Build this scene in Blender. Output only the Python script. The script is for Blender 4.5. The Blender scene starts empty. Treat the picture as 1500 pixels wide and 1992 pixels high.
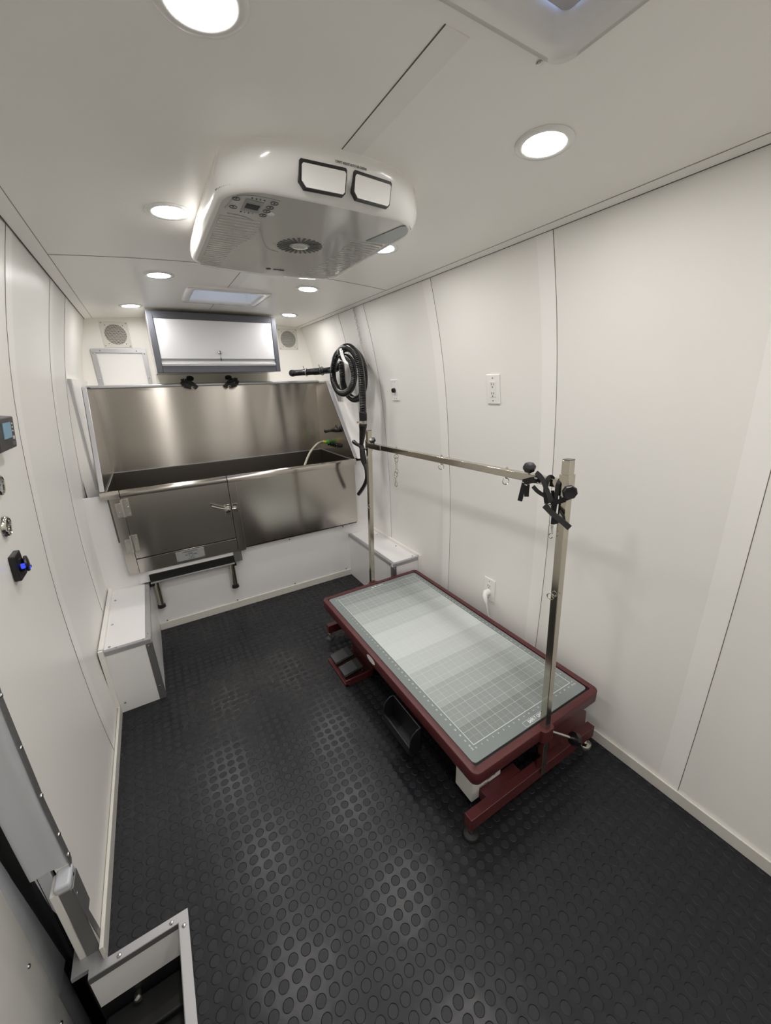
import bpy, bmesh, math
from math import pi, sin, cos, sqrt, radians
from mathutils import Vector, Matrix, Quaternion

# ------------------------------------------------------------------ camera, world, exposure
sc = bpy.context.scene
C = sc.collection
H = 1.42
ROWS = ((0.85583697, -0.51643262, -0.0289901), (-0.18819665, -0.25869596, -0.94744837), (0.48179362, 0.81631719, -0.31859246))
cam_d = bpy.data.cameras.new('camera'); cam = bpy.data.objects.new('camera', cam_d); C.objects.link(cam)
cam_d.sensor_fit = 'HORIZONTAL'; cam_d.sensor_width = 36.0; cam_d.lens = 746.7 / 1500 * 36.0
cam_d.clip_start = 0.01; cam_d.clip_end = 50
r, d, f = [Vector(v) for v in ROWS]
M3 = Matrix(((r.x, -d.x, -f.x), (r.y, -d.y, -f.y), (r.z, -d.z, -f.z)))
cam.matrix_world = Matrix.Translation((0, 0, H)) @ M3.to_4x4()
sc.camera = cam
sc.view_settings.view_transform = 'Standard'; sc.view_settings.look = 'None'
sc.view_settings.exposure = 0.0; sc.view_settings.gamma = 1.0; sc.view_settings.use_curve_mapping = False
w = bpy.data.worlds.new('world'); sc.world = w; w.use_nodes = True
w.node_tree.nodes['Background'].inputs[0].default_value = (0.6, 0.75, 1.0, 1)
w.node_tree.nodes['Background'].inputs[1].default_value = 0.02
LAMP = 156.0          # radiance of the LED lenses
SKY = 1.0            # radiance of the daylight behind the roof vents
sc.cycles.max_bounces = 14; sc.cycles.diffuse_bounces = 8; sc.cycles.glossy_bounces = 6
sc.cycles.sample_clamp_indirect = 6.0; sc.cycles.caustics_reflective = False; sc.cycles.caustics_refractive = False
sc.cycles.use_denoising = True

# ------------------------------------------------------------------ materials
def s2l(c):
    return tuple(((x / 255) / 12.92 if x / 255 <= .04045 else (((x / 255) + .055) / 1.055) ** 2.4) for x in c)
def mat(name, col, rough=.5, metal=0.0, coat=0.0, spec=.5, emit=0, ecol=None, aniso=0, tangent=None, bump=None, vary=0.0):
    m = bpy.data.materials.new(name); m.use_nodes = True; nt = m.node_tree; b = nt.nodes['Principled BSDF']
    cl = s2l(col) + (1,)
    b.inputs['Base Color'].default_value = cl; b.inputs['Roughness'].default_value = rough
    b.inputs['Metallic'].default_value = metal; b.inputs['Coat Weight'].default_value = coat
    b.inputs['Coat Roughness'].default_value = .08; b.inputs['Specular IOR Level'].default_value = spec
    tc = nt.nodes.new('ShaderNodeTexCoord')
    if emit:
        b.inputs['Emission Color'].default_value = (s2l(ecol) if ecol else cl[:3]) + (1,) if ecol else cl
        b.inputs['Emission Strength'].default_value = emit
    if aniso:
        b.inputs['Anisotropic'].default_value = aniso
        v = nt.nodes.new('ShaderNodeCombineXYZ')
        for i in range(3): v.inputs[i].default_value = tangent[i]
        nt.links.new(v.outputs[0], b.inputs['Tangent'])
    if bump or vary:
        mp = nt.nodes.new('ShaderNodeMapping'); nt.links.new(tc.outputs['Object'], mp.inputs[0])
        sc_, st = (bump if bump else ((6, 6, 6), 0))
        mp.inputs['Scale'].default_value = sc_
        nz = nt.nodes.new('ShaderNodeTexNoise'); nz.inputs['Scale'].default_value = 1.0; nz.inputs['Detail'].default_value = 3
        nt.links.new(mp.outputs[0], nz.inputs['Vector'])
        if bump:
            bp = nt.nodes.new('ShaderNodeBump'); bp.inputs['Strength'].default_value = st; bp.inputs['Distance'].default_value = .001
            nt.links.new(nz.outputs['Fac'], bp.inputs['Height']); nt.links.new(bp.outputs[0], b.inputs['Normal'])
        if vary:
            mr = nt.nodes.new('ShaderNodeMapRange'); mr.inputs['To Min'].default_value = max(.02, rough - vary); mr.inputs['To Max'].default_value = rough + vary
            nt.links.new(nz.outputs['Fac'], mr.inputs['Value']); nt.links.new(mr.outputs[0], b.inputs['Roughness'])
    return m
WHITE = mat('white_panel', (234, 232, 227), .34, bump=((2.2, 2.2, 2.2), .12))
CEIL = mat('ceiling_panel', (247, 245, 240), .32, bump=((1.6, 1.6, 1.6), .15))
STRIP = mat('batten_white', (240, 238, 234), .3)
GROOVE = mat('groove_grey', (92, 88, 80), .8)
GROOVE2 = mat('groove_light', (150, 146, 138), .8)
BASEW = mat('baseboard_white', (214, 212, 204), .35)
PLAST = mat('white_plastic', (236, 235, 232), .2, coat=.4)
PLAST2 = mat('white_plastic_matte', (226, 225, 220), .38)
ACB = mat('ac_grille_plastic', (206, 206, 202), .12, coat=.6)
GLOSSW = mat('gloss_white_board', (231, 230, 229), .28)
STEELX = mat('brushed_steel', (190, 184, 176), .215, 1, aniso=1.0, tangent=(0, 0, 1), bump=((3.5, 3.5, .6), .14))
STEELA = mat('apron_steel', (184, 180, 173), .17, 1, aniso=.75, tangent=(0, 0, 1), bump=((3.5, 3.5, .6), .14))
HINGE = mat('hinge_steel', (196, 193, 186), .3, 1)
STEELY = mat('brushed_steel_side', (180, 174, 166), .24, 1, aniso=.8, tangent=(0, 0, 1), bump=((2.5, 2.5, 2.5), .22))
STEELD = mat('basin_steel', (118, 112, 104), .34, 1)  # same steel, base colour darkened for the dim reflections in the basin
ALU = mat('aluminium', (184, 184, 186), .42, .7, bump=((90, 90, 90), .08))
ALUD = mat('aluminium_dark', (124, 124, 124), .45, .55)
CHROME = mat('chrome', (214, 212, 204), .09, 1)
POLE = mat('polished_steel_tube', (196, 190, 176), .13, 1, bump=((30, 30, 6), .06))
SCREW = mat('screw_steel', (190, 190, 188), .22, 1)
CABG = mat('cabinet_grey', (86, 88, 94), .42, .2)
CABW = mat('cabinet_white', (216, 216, 218), .35, bump=((9, 9, 9), .12))
BLACK = mat('black_plastic', (18, 18, 20), .32)
BLACKR = mat('black_rubber', (14, 14, 15), .55)
HOSE = mat('hose_black', (17, 17, 19), .16, coat=.3)
NYLON = mat('black_nylon', (19, 19, 21), .7, bump=((900, 900, 900), .3))
RED = mat('maroon_powder_coat', (80, 34, 35), .42, bump=((420, 420, 420), .16))
GREYV = mat('grey_plastic', (150, 152, 152), .3)
DARKG = mat('dark_grey', (60, 60, 62), .4)
VENTB = mat('vent_dark', (62, 62, 58), .8)
LED = mat('led_lens', (255, 250, 242), .4, emit=LAMP, ecol=(255, 252, 250))
SKYM = mat('daylight_dome', (200, 215, 240), .4, emit=SKY, ecol=(196, 216, 255))
BLUELED = mat('blue_led', (30, 40, 230), .3, emit=1.6, ecol=(40, 60, 255))
LCD = mat('lcd_screen', (96, 130, 146), .15, emit=.16, ecol=(120, 170, 200))
INK = mat('dark_ink', (66, 66, 66), .6)
WINK = mat('white_ink', (226, 230, 228), .6)
YEL = mat('yellow_green_ink', (190, 200, 40), .4)
GREEN = mat('green_fitting', (60, 170, 60), .35)
BRASSY = mat('yellow_fitting', (205, 190, 60), .35)
HOSEG = mat('clear_grey_hose', (176, 170, 156), .3)
VAN = mat('painted_van_metal', (192, 195, 200), .2, coat=.3)
SHADE = mat('vent_shade', (206, 203, 208), .6)

def floor_mat():
    m = bpy.data.materials.new('coin_rubber'); m.use_nodes = True; nt = m.node_tree; b = nt.nodes['Principled BSDF']
    N = nt.nodes.new; L = nt.links.new
    tc = N('ShaderNodeTexCoord'); sp = N('ShaderNodeSeparateXYZ'); L(tc.outputs['Object'], sp.inputs[0])
    P = .0352
    def cell(out, ph):
        a = N('ShaderNodeMath'); a.operation = 'SUBTRACT'; a.inputs[1].default_value = ph; L(out, a.inputs[0])
        q = N('ShaderNodeMath'); q.operation = 'DIVIDE'; q.inputs[1].default_value = P; L(a.outputs[0], q.inputs[0])
        rr = N('ShaderNodeMath'); rr.operation = 'ROUND'; L(q.outputs[0], rr.inputs[0])
        s = N('ShaderNodeMath'); s.operation = 'SUBTRACT'; L(q.outputs[0], s.inputs[0]); L(rr.outputs[0], s.inputs[1])
        return s.outputs[0]
    cx, cy = cell(sp.outputs[0], .0215), cell(sp.outputs[1], .9225)
    cb = N('ShaderNodeCombineXYZ'); L(cx, cb.inputs[0]); L(cy, cb.inputs[1])
    ln = N('ShaderNodeVectorMath'); ln.operation = 'LENGTH'; L(cb.outputs[0], ln.inputs[0])
    hm = N('ShaderNodeMapRange'); hm.interpolation_type = 'SMOOTHSTEP'
    hm.inputs['From Min'].default_value = .325; hm.inputs['From Max'].default_value = .385
    hm.inputs['To Min'].default_value = 1; hm.inputs['To Max'].default_value = 0
    L(ln.outputs['Value'], hm.inputs['Value'])
    wv = N('ShaderNodeTexNoise'); wv.inputs['Scale'].default_value = 11; wv.inputs['Detail'].default_value = 3; L(tc.outputs['Object'], wv.inputs['Vector'])
    fine = N('ShaderNodeTexNoise'); fine.inputs['Scale'].default_value = 700; L(tc.outputs['Object'], fine.inputs['Vector'])
    b0 = N('ShaderNodeBump'); b0.inputs['Strength'].default_value = .35; b0.inputs['Distance'].default_value = .006; L(wv.outputs['Fac'], b0.inputs['Height'])
    b2 = N('ShaderNodeBump'); b2.inputs['Strength'].default_value = .12; b2.inputs['Distance'].default_value = .0006; L(fine.outputs['Fac'], b2.inputs['Height']); L(b0.outputs[0], b2.inputs['Normal'])
    b1 = N('ShaderNodeBump'); b1.inputs['Strength'].default_value = .9; b1.inputs['Distance'].default_value = .0014; L(hm.outputs[0], b1.inputs['Height']); L(b2.outputs[0], b1.inputs['Normal'])
    L(b1.outputs[0], b.inputs['Normal'])
    rg = N('ShaderNodeMapRange'); rg.inputs['To Min'].default_value = .27; rg.inputs['To Max'].default_value = .42; L(hm.outputs[0], rg.inputs['Value'])
    L(rg.outputs[0], b.inputs['Roughness'])
    b.inputs['Base Color'].default_value = s2l((30, 31, 34)) + (1,)
    b.inputs['Specular IOR Level'].default_value = .33
    return m
FLOORM = floor_mat()

def mat_mat():
    m = bpy.data.materials.new('ruler_mat'); m.use_nodes = True; nt = m.node_tree; b = nt.nodes['Principled BSDF']
    N = nt.nodes.new; L = nt.links.new
    def M(op, a, bb=None, cc=None):
        n = N('ShaderNodeMath'); n.operation = op
        for i, v in enumerate((a, bb, cc)):
            if v is None: continue
            if isinstance(v, (int, float)): n.inputs[i].default_value = v
            else: L(v, n.inputs[i])
        return n.outputs[0]
    tc = N('ShaderNodeTexCoord'); sp = N('ShaderNodeSeparateXYZ'); L(tc.outputs['Object'], sp.inputs[0])
    X, Y = sp.outputs[0], sp.outputs[1]           # object origin sits on the grid's near left corner
    IN = .0254; W, LL = 20 * IN, 42 * IN
    inside = M('MULTIPLY', M('MULTIPLY', M('GREATER_THAN', X, 0), M('LESS_THAN', X, W)), M('MULTIPLY', M('GREATER_THAN', Y, 0), M('LESS_THAN', Y, LL)))
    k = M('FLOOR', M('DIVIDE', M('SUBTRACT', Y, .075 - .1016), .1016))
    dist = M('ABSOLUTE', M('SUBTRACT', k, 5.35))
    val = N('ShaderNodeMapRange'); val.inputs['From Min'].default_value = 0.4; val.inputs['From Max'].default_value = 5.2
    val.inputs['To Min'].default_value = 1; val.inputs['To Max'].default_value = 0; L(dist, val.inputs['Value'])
    def line(c, per, wd):
        fr = M('SUBTRACT', M('DIVIDE', c, per), M('ROUND', M('DIVIDE', c, per)))
        return M('LESS_THAN', M('MULTIPLY', M('ABSOLUTE', fr), per), wd)
    thin = M('MAXIMUM', line(X, IN, .00038), line(Y, IN, .00038))
    bold = M('MAXIMUM', line(X, IN * 2, .0006), line(Y, IN * 2, .0006))
    bord = M('MAXIMUM', M('MAXIMUM', M('LESS_THAN', M('ABSOLUTE', X), .0011), M('LESS_THAN', M('ABSOLUTE', M('SUBTRACT', X, W)), .0011)),
             M('MAXIMUM', M('LESS_THAN', M('ABSOLUTE', Y), .0011), M('LESS_THAN', M('ABSOLUTE', M('SUBTRACT', Y, LL)), .0011)))
    inside2 = M('MULTIPLY', M('MULTIPLY', M('GREATER_THAN', X, -.0011), M('LESS_THAN', X, W + .0011)), M('MULTIPLY', M('GREATER_THAN', Y, -.0011), M('LESS_THAN', Y, LL + .0011)))
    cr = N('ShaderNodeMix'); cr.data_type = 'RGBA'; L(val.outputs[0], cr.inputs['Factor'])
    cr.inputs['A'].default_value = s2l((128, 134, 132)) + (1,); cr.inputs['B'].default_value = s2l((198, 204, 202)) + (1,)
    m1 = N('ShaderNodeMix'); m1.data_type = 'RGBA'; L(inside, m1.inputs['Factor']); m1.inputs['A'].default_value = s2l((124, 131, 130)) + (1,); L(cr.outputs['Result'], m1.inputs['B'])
    lf = M('MULTIPLY', M('MAXIMUM', M('MULTIPLY', thin, .38), M('MULTIPLY', bold, .62)), inside)
    lf = M('MAXIMUM', lf, M('MULTIPLY', M('MULTIPLY', bord, inside2), .9))
    m2 = N('ShaderNodeMix'); m2.data_type = 'RGBA'; L(lf, m2.inputs['Factor']); L(m1.outputs['Result'], m2.inputs['A']); m2.inputs['B'].default_value = s2l((214, 222, 218)) + (1,)
    L(m2.outputs['Result'], b.inputs['Base Color']); b.inputs['Roughness'].default_value = .5
    nz = N('ShaderNodeTexNoise'); nz.inputs['Scale'].default_value = 900; L(tc.outputs['Object'], nz.inputs['Vector'])
    bp = N('ShaderNodeBump'); bp.inputs['Strength'].default_value = .3; bp.inputs['Distance'].default_value = .0004; L(nz.outputs['Fac'], bp.inputs['Height']); L(bp.outputs[0], b.inputs['Normal'])
    return m
MATM = mat_mat()

def grille_mat():
    """white plate with a hexagonal field of dark round holes (object space x,z)"""
    m = bpy.data.materials.new('perforated_plate'); m.use_nodes = True; nt = m.node_tree; b = nt.nodes['Principled BSDF']
    N = nt.nodes.new; L = nt.links.new
    tc = N('ShaderNodeTexCoord'); sp = N('ShaderNodeSeparateXYZ'); L(tc.outputs['Object'], sp.inputs[0])
    def hexd(ox, oz, P):
        outs = []
        for o, s, per in ((ox, 0, P), (oz, 2, P * sqrt(3))):
            a = N('ShaderNodeMath'); a.operation = 'SUBTRACT'; a.inputs[1].default_value = o; L(sp.outputs[s], a.inputs[0])
            q = N('ShaderNodeMath'); q.operation = 'DIVIDE'; q.inputs[1].default_value = per; L(a.outputs[0], q.inputs[0])
            rr = N('ShaderNodeMath'); rr.operation = 'ROUND'; L(q.outputs[0], rr.inputs[0])
            t = N('ShaderNodeMath'); t.operation = 'SUBTRACT'; L(q.outputs[0], t.inputs[0]); L(rr.outputs[0], t.inputs[1])
            u = N('ShaderNodeMath'); u.operation = 'MULTIPLY'; u.inputs[1].default_value = per; L(t.outputs[0], u.inputs[0]); outs.append(u.outputs[0])
        cb = N('ShaderNodeCombineXYZ'); L(outs[0], cb.inputs[0]); L(outs[1], cb.inputs[1])
        ln = N('ShaderNodeVectorMath'); ln.operation = 'LENGTH'; L(cb.outputs[0], ln.inputs[0]); return ln.outputs['Value']
    P = .0078
    mn = N('ShaderNodeMath'); mn.operation = 'MINIMUM'; L(hexd(0, 0, P), mn.inputs[0]); L(hexd(P / 2, P * sqrt(3) / 2, P), mn.inputs[1])
    hole = N('ShaderNodeMath'); hole.operation = 'LESS_THAN'; hole.inputs[1].default_value = .0031; L(mn.outputs[0], hole.inputs[0])
    mx = N('ShaderNodeMix'); mx.data_type = 'RGBA'; L(hole.outputs[0], mx.inputs['Factor'])
    mx.inputs['A'].default_value = s2l((206, 204, 196)) + (1,); mx.inputs['B'].default_value = s2l((48, 48, 44)) + (1,)
    L(mx.outputs['Result'], b.inputs['Base Color']); b.inputs['Roughness'].default_value = .5
    return m
PERF = grille_mat()

# ------------------------------------------------------------------ mesh helpers
class MB:
    def __init__(s): s.v = []; s.f = []
    def add(s, vs, fs):
        n = len(s.v); s.v += [tuple(v) for v in vs]; s.f += [tuple(i + n for i in q) for q in fs]; return s
    def box(s, x0, x1, y0, y1, z0, z1, rot=None, c=None):
        vs = [Vector((x, y, z)) for x in (x0, x1) for y in (y0, y1) for z in (z0, z1)]
        if rot is not None:
            c = Vector(c) if c is not None else Vector(((x0 + x1) / 2, (y0 + y1) / 2, (z0 + z1) / 2))
            vs = [rot @ (v - c) + c for v in vs]
        return s.add(vs, [(0, 1, 3, 2), (4, 6, 7, 5), (0, 4, 5, 1), (2, 3, 7, 6), (0, 2, 6, 4), (1, 5, 7, 3)])
    def bar(s, a, b, w, h, up=(0, 0, 1)):
        a, b = Vector(a), Vector(b); t = (b - a).normalized(); u = Vector(up); x = t.cross(u)
        if x.length < 1e-4: x = t.cross(Vector((1, 0, 0)))
        x.normalize(); y = x.cross(t).normalized(); vs = []
        for p in (a, b):
            for i, j in ((-1, -1), (1, -1), (1, 1), (-1, 1)): vs.append(p + x * i * w / 2 + y * j * h / 2)
        return s.add(vs, [(0, 3, 2, 1), (4, 5, 6, 7), (0, 1, 5, 4), (1, 2, 6, 5), (2, 3, 7, 6), (3, 0, 4, 7)])
    def prism(s, poly, axis, a0, a1):
        def mk(p, a):
            return {'x': (a, p[0], p[1]), 'y': (p[0], a, p[1]), 'z': (p[0], p[1], a)}[axis]
        n = len(poly)
        vs = [mk(p, a0) for p in poly] + [mk(p, a1) for p in poly]
        return s.add(vs, [tuple(range(n))[::-1], tuple(range(n, 2 * n))] + [(i, (i + 1) % n, n + (i + 1) % n, n + i) for i in range(n)])
    def tube(s, path, rad, n=12, caps=True, closed=False):
        P = [Vector(p) for p in path]; m = len(P)
        R_ = rad if isinstance(rad, (list, tuple)) else [rad] * m
        def tan(i):
            a = P[(i - 1) % m] if (closed or i > 0) else P[i]; b = P[(i + 1) % m] if (closed or i < m - 1) else P[i]
            return (b - a).normalized()
        t = tan(0); u = t.cross(Vector((0, 0, 1)))
        if u.length < .05: u = t.cross(Vector((1, 0, 0)))
        u.normalize(); vs = []
        for i in range(m):
            t2 = tan(i); q = t.rotation_difference(t2); u = (q @ u); u = (u - t2 * u.dot(t2)).normalized(); t = t2; w_ = t.cross(u)
            for k in range(n):
                a = 2 * pi * k / n; vs.append(P[i] + (u * cos(a) + w_ * sin(a)) * R_[i])
        fs = []
        for i in range(m if closed else m - 1):
            for k in range(n):
                a, b = i * n + k, i * n + (k + 1) % n; j = (i + 1) % m
                fs.append((a, b, j * n + (k + 1) % n, j * n + k))
        if caps and not closed: fs += [tuple(range(n))[::-1], tuple(range((m - 1) * n, m * n))]
        return s.add(vs, fs)
    def cyl(s, a, b, r0, r1=None, n=20): return s.tube([a, b], [r0, r0 if r1 is None else r1], n)
    def lathe(s, c, axis, prof, n=32):
        """prof: (radius, height along axis)"""
        ax = Vector(axis).normalized(); u = ax.orthogonal().normalized(); w_ = ax.cross(u); c = Vector(c); vs = []
        for (rr, hh) in prof:
            for k in range(n):
                a = 2 * pi * k / n; vs.append(c + ax * hh + (u * cos(a) + w_ * sin(a)) * max(rr, 1e-5))
        fs = [(i * n + k, i * n + (k + 1) % n, (i + 1) * n + (k + 1) % n, (i + 1) * n + k) for i in range(len(prof) - 1) for k in range(n)]
        fs += [tuple(range(n))[::-1], tuple(range((len(prof) - 1) * n, len(prof) * n))]
        return s.add(vs, fs)
    def torus(s, c, axis, R_, r_, n=28, k=10, sx=1.0, arc=2 * pi, start=0.0, up=None):
        ax = Vector(axis).normalized(); u = Vector(up).normalized() if up is not None else ax.orthogonal().normalized(); w_ = ax.cross(u); c = Vector(c)
        full = arc >= 2 * pi - .01
        pts = [c + u * cos(start + arc * i / n) * R_ * sx + w_ * sin(start + arc * i / n) * R_ for i in range(n if full else n + 1)]
        return s.tube(pts, r_, k, closed=full)
    def build(s, name, m, parent=None, smooth=.6, bevel=0, seg=2, label=None):
        me = bpy.data.meshes.new(name); me.from_pydata(s.v, [], s.f); me.validate()
        bm = bmesh.new(); bm.from_mesh(me); bmesh.ops.recalc_face_normals(bm, faces=bm.faces); bm.to_mesh(me); bm.free()
        me.materials.append(m)
        if smooth:
            me.shade_smooth(); me.set_sharp_from_angle(angle=smooth)
        o = bpy.data.objects.new(name, me); C.objects.link(o)
        if parent is not None:
            o.parent = parent; o.matrix_parent_inverse = Matrix.Translation(-tree_loc(parent))
        if bevel:
            b = o.modifiers.new('bevel', 'BEVEL'); b.width = bevel; b.segments = seg; b.limit_method = 'ANGLE'; b.angle_limit = .6; b.harden_normals = False
        if label: o['label'] = label
        return o
def tree_loc(o):
    v = o.location.copy()
    if o.parent is not None: v += tree_loc(o.parent) + o.matrix_parent_inverse.translation
    return v
# Every mesh is written in world coordinates; an object that has an origin of its own shifts its mesh.
def set_origin(o, p):
    p = Vector(p); o.data.transform(Matrix.Translation(-p)); o.location = p; return o
def thing(name, label, cat, loc=(0, 0, 0), group=None):
    o = bpy.data.objects.new(name, None); C.objects.link(o); o.location = loc; o.empty_display_size = .05
    o['label'] = label; o['category'] = cat
    if group: o['group'] = group
    return o
def tag(o, label, cat, group=None):
    o['label'] = label; o['category'] = cat
    if group: o['group'] = group
    return o
def struct(o): o['kind'] = 'structure'; return o
def dup(root, delta, label, group=None):
    rt = root.copy(); C.objects.link(rt); rt.location = root.location + Vector(delta); rt['label'] = label
    if group: rt['group'] = group
    for ch in root.children:
        c = ch.copy(); C.objects.link(c); c.parent = rt; c.matrix_parent_inverse = ch.matrix_parent_inverse.copy()
        for g in ch.children:
            q = g.copy(); C.objects.link(q); q.parent = c; q.matrix_parent_inverse = g.matrix_parent_inverse.copy()
    return rt
def text(body, size, mtx, m, name, parent, ext=.0003, align='CENTER', bold=0.0, sx=1.0):
    cu = bpy.data.curves.new('t', 'FONT'); cu.body = body; cu.size = size; cu.align_x = align; cu.align_y = 'CENTER'; cu.extrude = ext; cu.offset = bold; cu.resolution_u = 3
    t = bpy.data.objects.new('t', cu); C.objects.link(t); dg = bpy.context.evaluated_depsgraph_get(); dg.update()
    me = bpy.data.meshes.new_from_object(t.evaluated_get(dg)); bpy.data.objects.remove(t); bpy.data.curves.remove(cu)
    me.transform(mtx @ Matrix.Diagonal((sx, 1, 1, 1))); me.materials.clear(); me.materials.append(m)
    if name is None: return me
    o = bpy.data.objects.new(name, me); C.objects.link(o)
    if parent is not None: o.parent = parent; o.matrix_parent_inverse = Matrix.Translation(-tree_loc(parent))
    return o
def frame(o, x, y):
    x = Vector(x).normalized(); y = Vector(y); z = x.cross(y).normalized(); y = z.cross(x)
    return Matrix(((x.x, y.x, z.x, o[0]), (x.y, y.y, z.y, o[1]), (x.z, y.z, z.z, o[2]), (0, 0, 0, 1)))
def smooth_path(pts, per=8):
    P = [Vector(p) for p in pts]; out = []
    for i in range(len(P) - 1):
        p0 = P[max(0, i - 1)]; p1, p2 = P[i], P[i + 1]; p3 = P[min(len(P) - 1, i + 2)]
        for k in range(per):
            t = k / per; out.append(.5 * ((2 * p1) + (-p0 + p2) * t + (2 * p0 - 5 * p1 + 4 * p2 - p3) * t * t + (-p0 + 3 * p1 - 3 * p2 + p3) * t ** 3))
    out.append(P[-1]); return out
def resample(pts, step):
    L_ = [0.0]
    for a, b in zip(pts[:-1], pts[1:]): L_.append(L_[-1] + (b - a).length)
    n = max(2, int(L_[-1] / step)); out = []; k = 0
    for i in range(n + 1):
        t = L_[-1] * i / n
        while k < len(pts) - 2 and L_[k + 1] < t: k += 1
        out.append(pts[k].lerp(pts[k + 1], (t - L_[k]) / max(1e-9, L_[k + 1] - L_[k])))
    return out
SCREW_ME = {}
def screws(pts, axis, parent, rad=.0052, m=None, name='screw'):
    ax = Vector(axis)
    for p in pts:
        key = (round(rad, 5), tuple(round(c, 3) for c in ax))
        if key not in SCREW_ME:
            b = MB().lathe((0, 0, 0), ax, [(rad, 0), (rad, .0012), (rad * .8, .0032), (rad * .4, .0042), (0, .0044)], 14)
            o = b.build(name, m or SCREW, None); SCREW_ME[key] = o.data; C.objects.unlink(o); bpy.data.objects.remove(o)
        o = bpy.data.objects.new(name, SCREW_ME[key]); C.objects.link(o); o.location = p
        if parent is not None: o.parent = parent; o.matrix_parent_inverse = Matrix.Translation(-tree_loc(parent))

# ------------------------------------------------------------------ shell
XC = .479
PROF = [(0, .849), (.1, .856), (.2, .861), (.3, .8645), (.45, .8665), (.6, .8665), (.75, .864), (.87, .859), (1.03, .848), (1.19, .835), (1.3, .824), (1.41, .810), (1.5, .796), (1.6, .777), (1.66, .764), (1.73, .747), (1.8, .729), (1.862, .712)]
def hw(z):
    for (z0, a), (z1, b) in zip(PROF[:-1], PROF[1:]):
        if z <= z1: return a + (b - a) * (z - z0) / (z1 - z0)
    return PROF[-1][1]
def wx(z, side): return XC + side * hw(z)
def cz(x): return 1.860 + .034 * max(0, 1 - ((x - XC) / .712) ** 2)
YB, YS = 3.27, 2.49
def wall_strip(b, side, y0, y1, off, th, z0=0.0, z1=1.862):
    zs = sorted(set([z0, z1] + [z for z, _ in PROF if z0 < z < z1]))
    inner = [(wx(z, side) - side * off, z) for z in zs]; outer = [(wx(z, side) - side * (off - th), z) for z in zs]
    # fewer sharp polygons: quads ladder
    vs = []; n = len(zs)
    for y in (y0, y1):
        for p in inner: vs.append((p[0], y, p[1]))
        for p in outer: vs.append((p[0], y, p[1]))
    fs = []
    for i in range(n - 1):
        fs += [(i, i + 1, 2 * n + i + 1, 2 * n + i), (n + i, 3 * n + i, 3 * n + i + 1, n + i + 1), (i, n + i, n + i + 1, i + 1), (2 * n + i, 2 * n + i + 1, 3 * n + i + 1, 3 * n + i)]
    fs += [(0, 2 * n, 3 * n, n), (n - 1, 2 * n - 1, 4 * n - 1, 3 * n - 1)]
    b.add(vs, fs); return b
YF = -1.3
b = MB(); wall_strip(b, 1, YF, YB + .03, 0, .03); struct(b.build('wall_right', WHITE, smooth=.5))
b = MB()
wall_strip(b, -1, .98, YB + .03, 0, .03); wall_strip(b, -1, .935, .98, 0, .03, 0, .262)
wall_strip(b, -1, YF, -.30, 0, .03); wall_strip(b, -1, -.30, .98, 0, .03, 1.70, 1.862)
struct(b.build('wall_left', WHITE, smooth=.5))
b = MB(); poly = [(wx(z, 1) + .02, z) for z, _ in PROF] + [(x, cz(x) + .02) for x in [XC + .66 - i * .132 for i in range(11)]] + [(wx(z, -1) - .02, z) for z, _ in PROF[::-1]]
b.prism(poly, 'y', YB, YB + .03); struct(b.build('wall_back', WHITE))
b = MB(); b.prism([(x, z) for x, z in [(-.56, -.3), (1.4, -.3), (1.4, 1.93), (-.56, 1.93)]], 'y', YF - .03, YF); struct(b.build('wall_front', WHITE))
# crowned ceiling with two square roof openings
xs = sorted(set([XC - .712 + i * .0712 for i in range(21)] + [.31, .655])); ys = [YF, .14, .53, 2.31, 2.625, YB + .02]
b = MB()
for i in range(len(xs) - 1):
    for j in range(len(ys) - 1):
        if .305 < (xs[i] + xs[i + 1]) / 2 < .66 and j in (1, 3): continue
        a_, c_ = xs[i], xs[i + 1]; y0, y1 = ys[j], ys[j + 1]
        b.add([(a_, y0, cz(a_)), (c_, y0, cz(c_)), (c_, y1, cz(c_)), (a_, y1, cz(a_)), (a_, y0, cz(a_) + .02), (c_, y0, cz(c_) + .02), (c_, y1, cz(c_) + .02), (a_, y1, cz(a_) + .02)],
              [(0, 1, 2, 3), (4, 7, 6, 5), (0, 4, 5, 1), (2, 6, 7, 3), (1, 5, 6, 2), (0, 3, 7, 4)])
struct(b.build('ceiling', CEIL, smooth=.3))
# floor with the entry cut-out
b = MB(); b.box(-.172, 1.345, YF, YS + .01, -.02, 0).box(-.375, -.172, .902, YS + .01, -.02, 0).box(-.375, -.172, YF, -.25, -.02, 0)
struct(b.build('floor', FLOORM, smooth=0))
# low skirting wall under the tub, boxed fillers
b = MB(); b.box(wx(.4, -1) - .01, wx(.4, 1) + .01, YS, YS + .02, 0, .885)
fil = struct(b.build('wall_tub_front', GLOSSW, smooth=0)); fil.name = 'wall_front_of_tub_bay'
screws([(x, YS - .001, z) for x, z in ((-.138, .053), (.283, .055), (.686, .055), (1.097, .056), (-.138, .399), (.283, .402), (.683, .403), (1.094, .407))], (0, -1, 0), fil, .005, ALUD)
# baseboards
struct(MB().box(-.371, -.3615, .905, 1.853, 0, .047).build('baseboard_left', BASEW, bevel=.0015))
struct(MB().box(1.3225, 1.330, YF, 1.853, 0, .047).build('baseboard_right', BASEW, bevel=.0015))
struct(MB().box(-.181, 1.135, YS - .009, YS, 0, .046).build('baseboard_back', BASEW, bevel=.0012))
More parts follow.
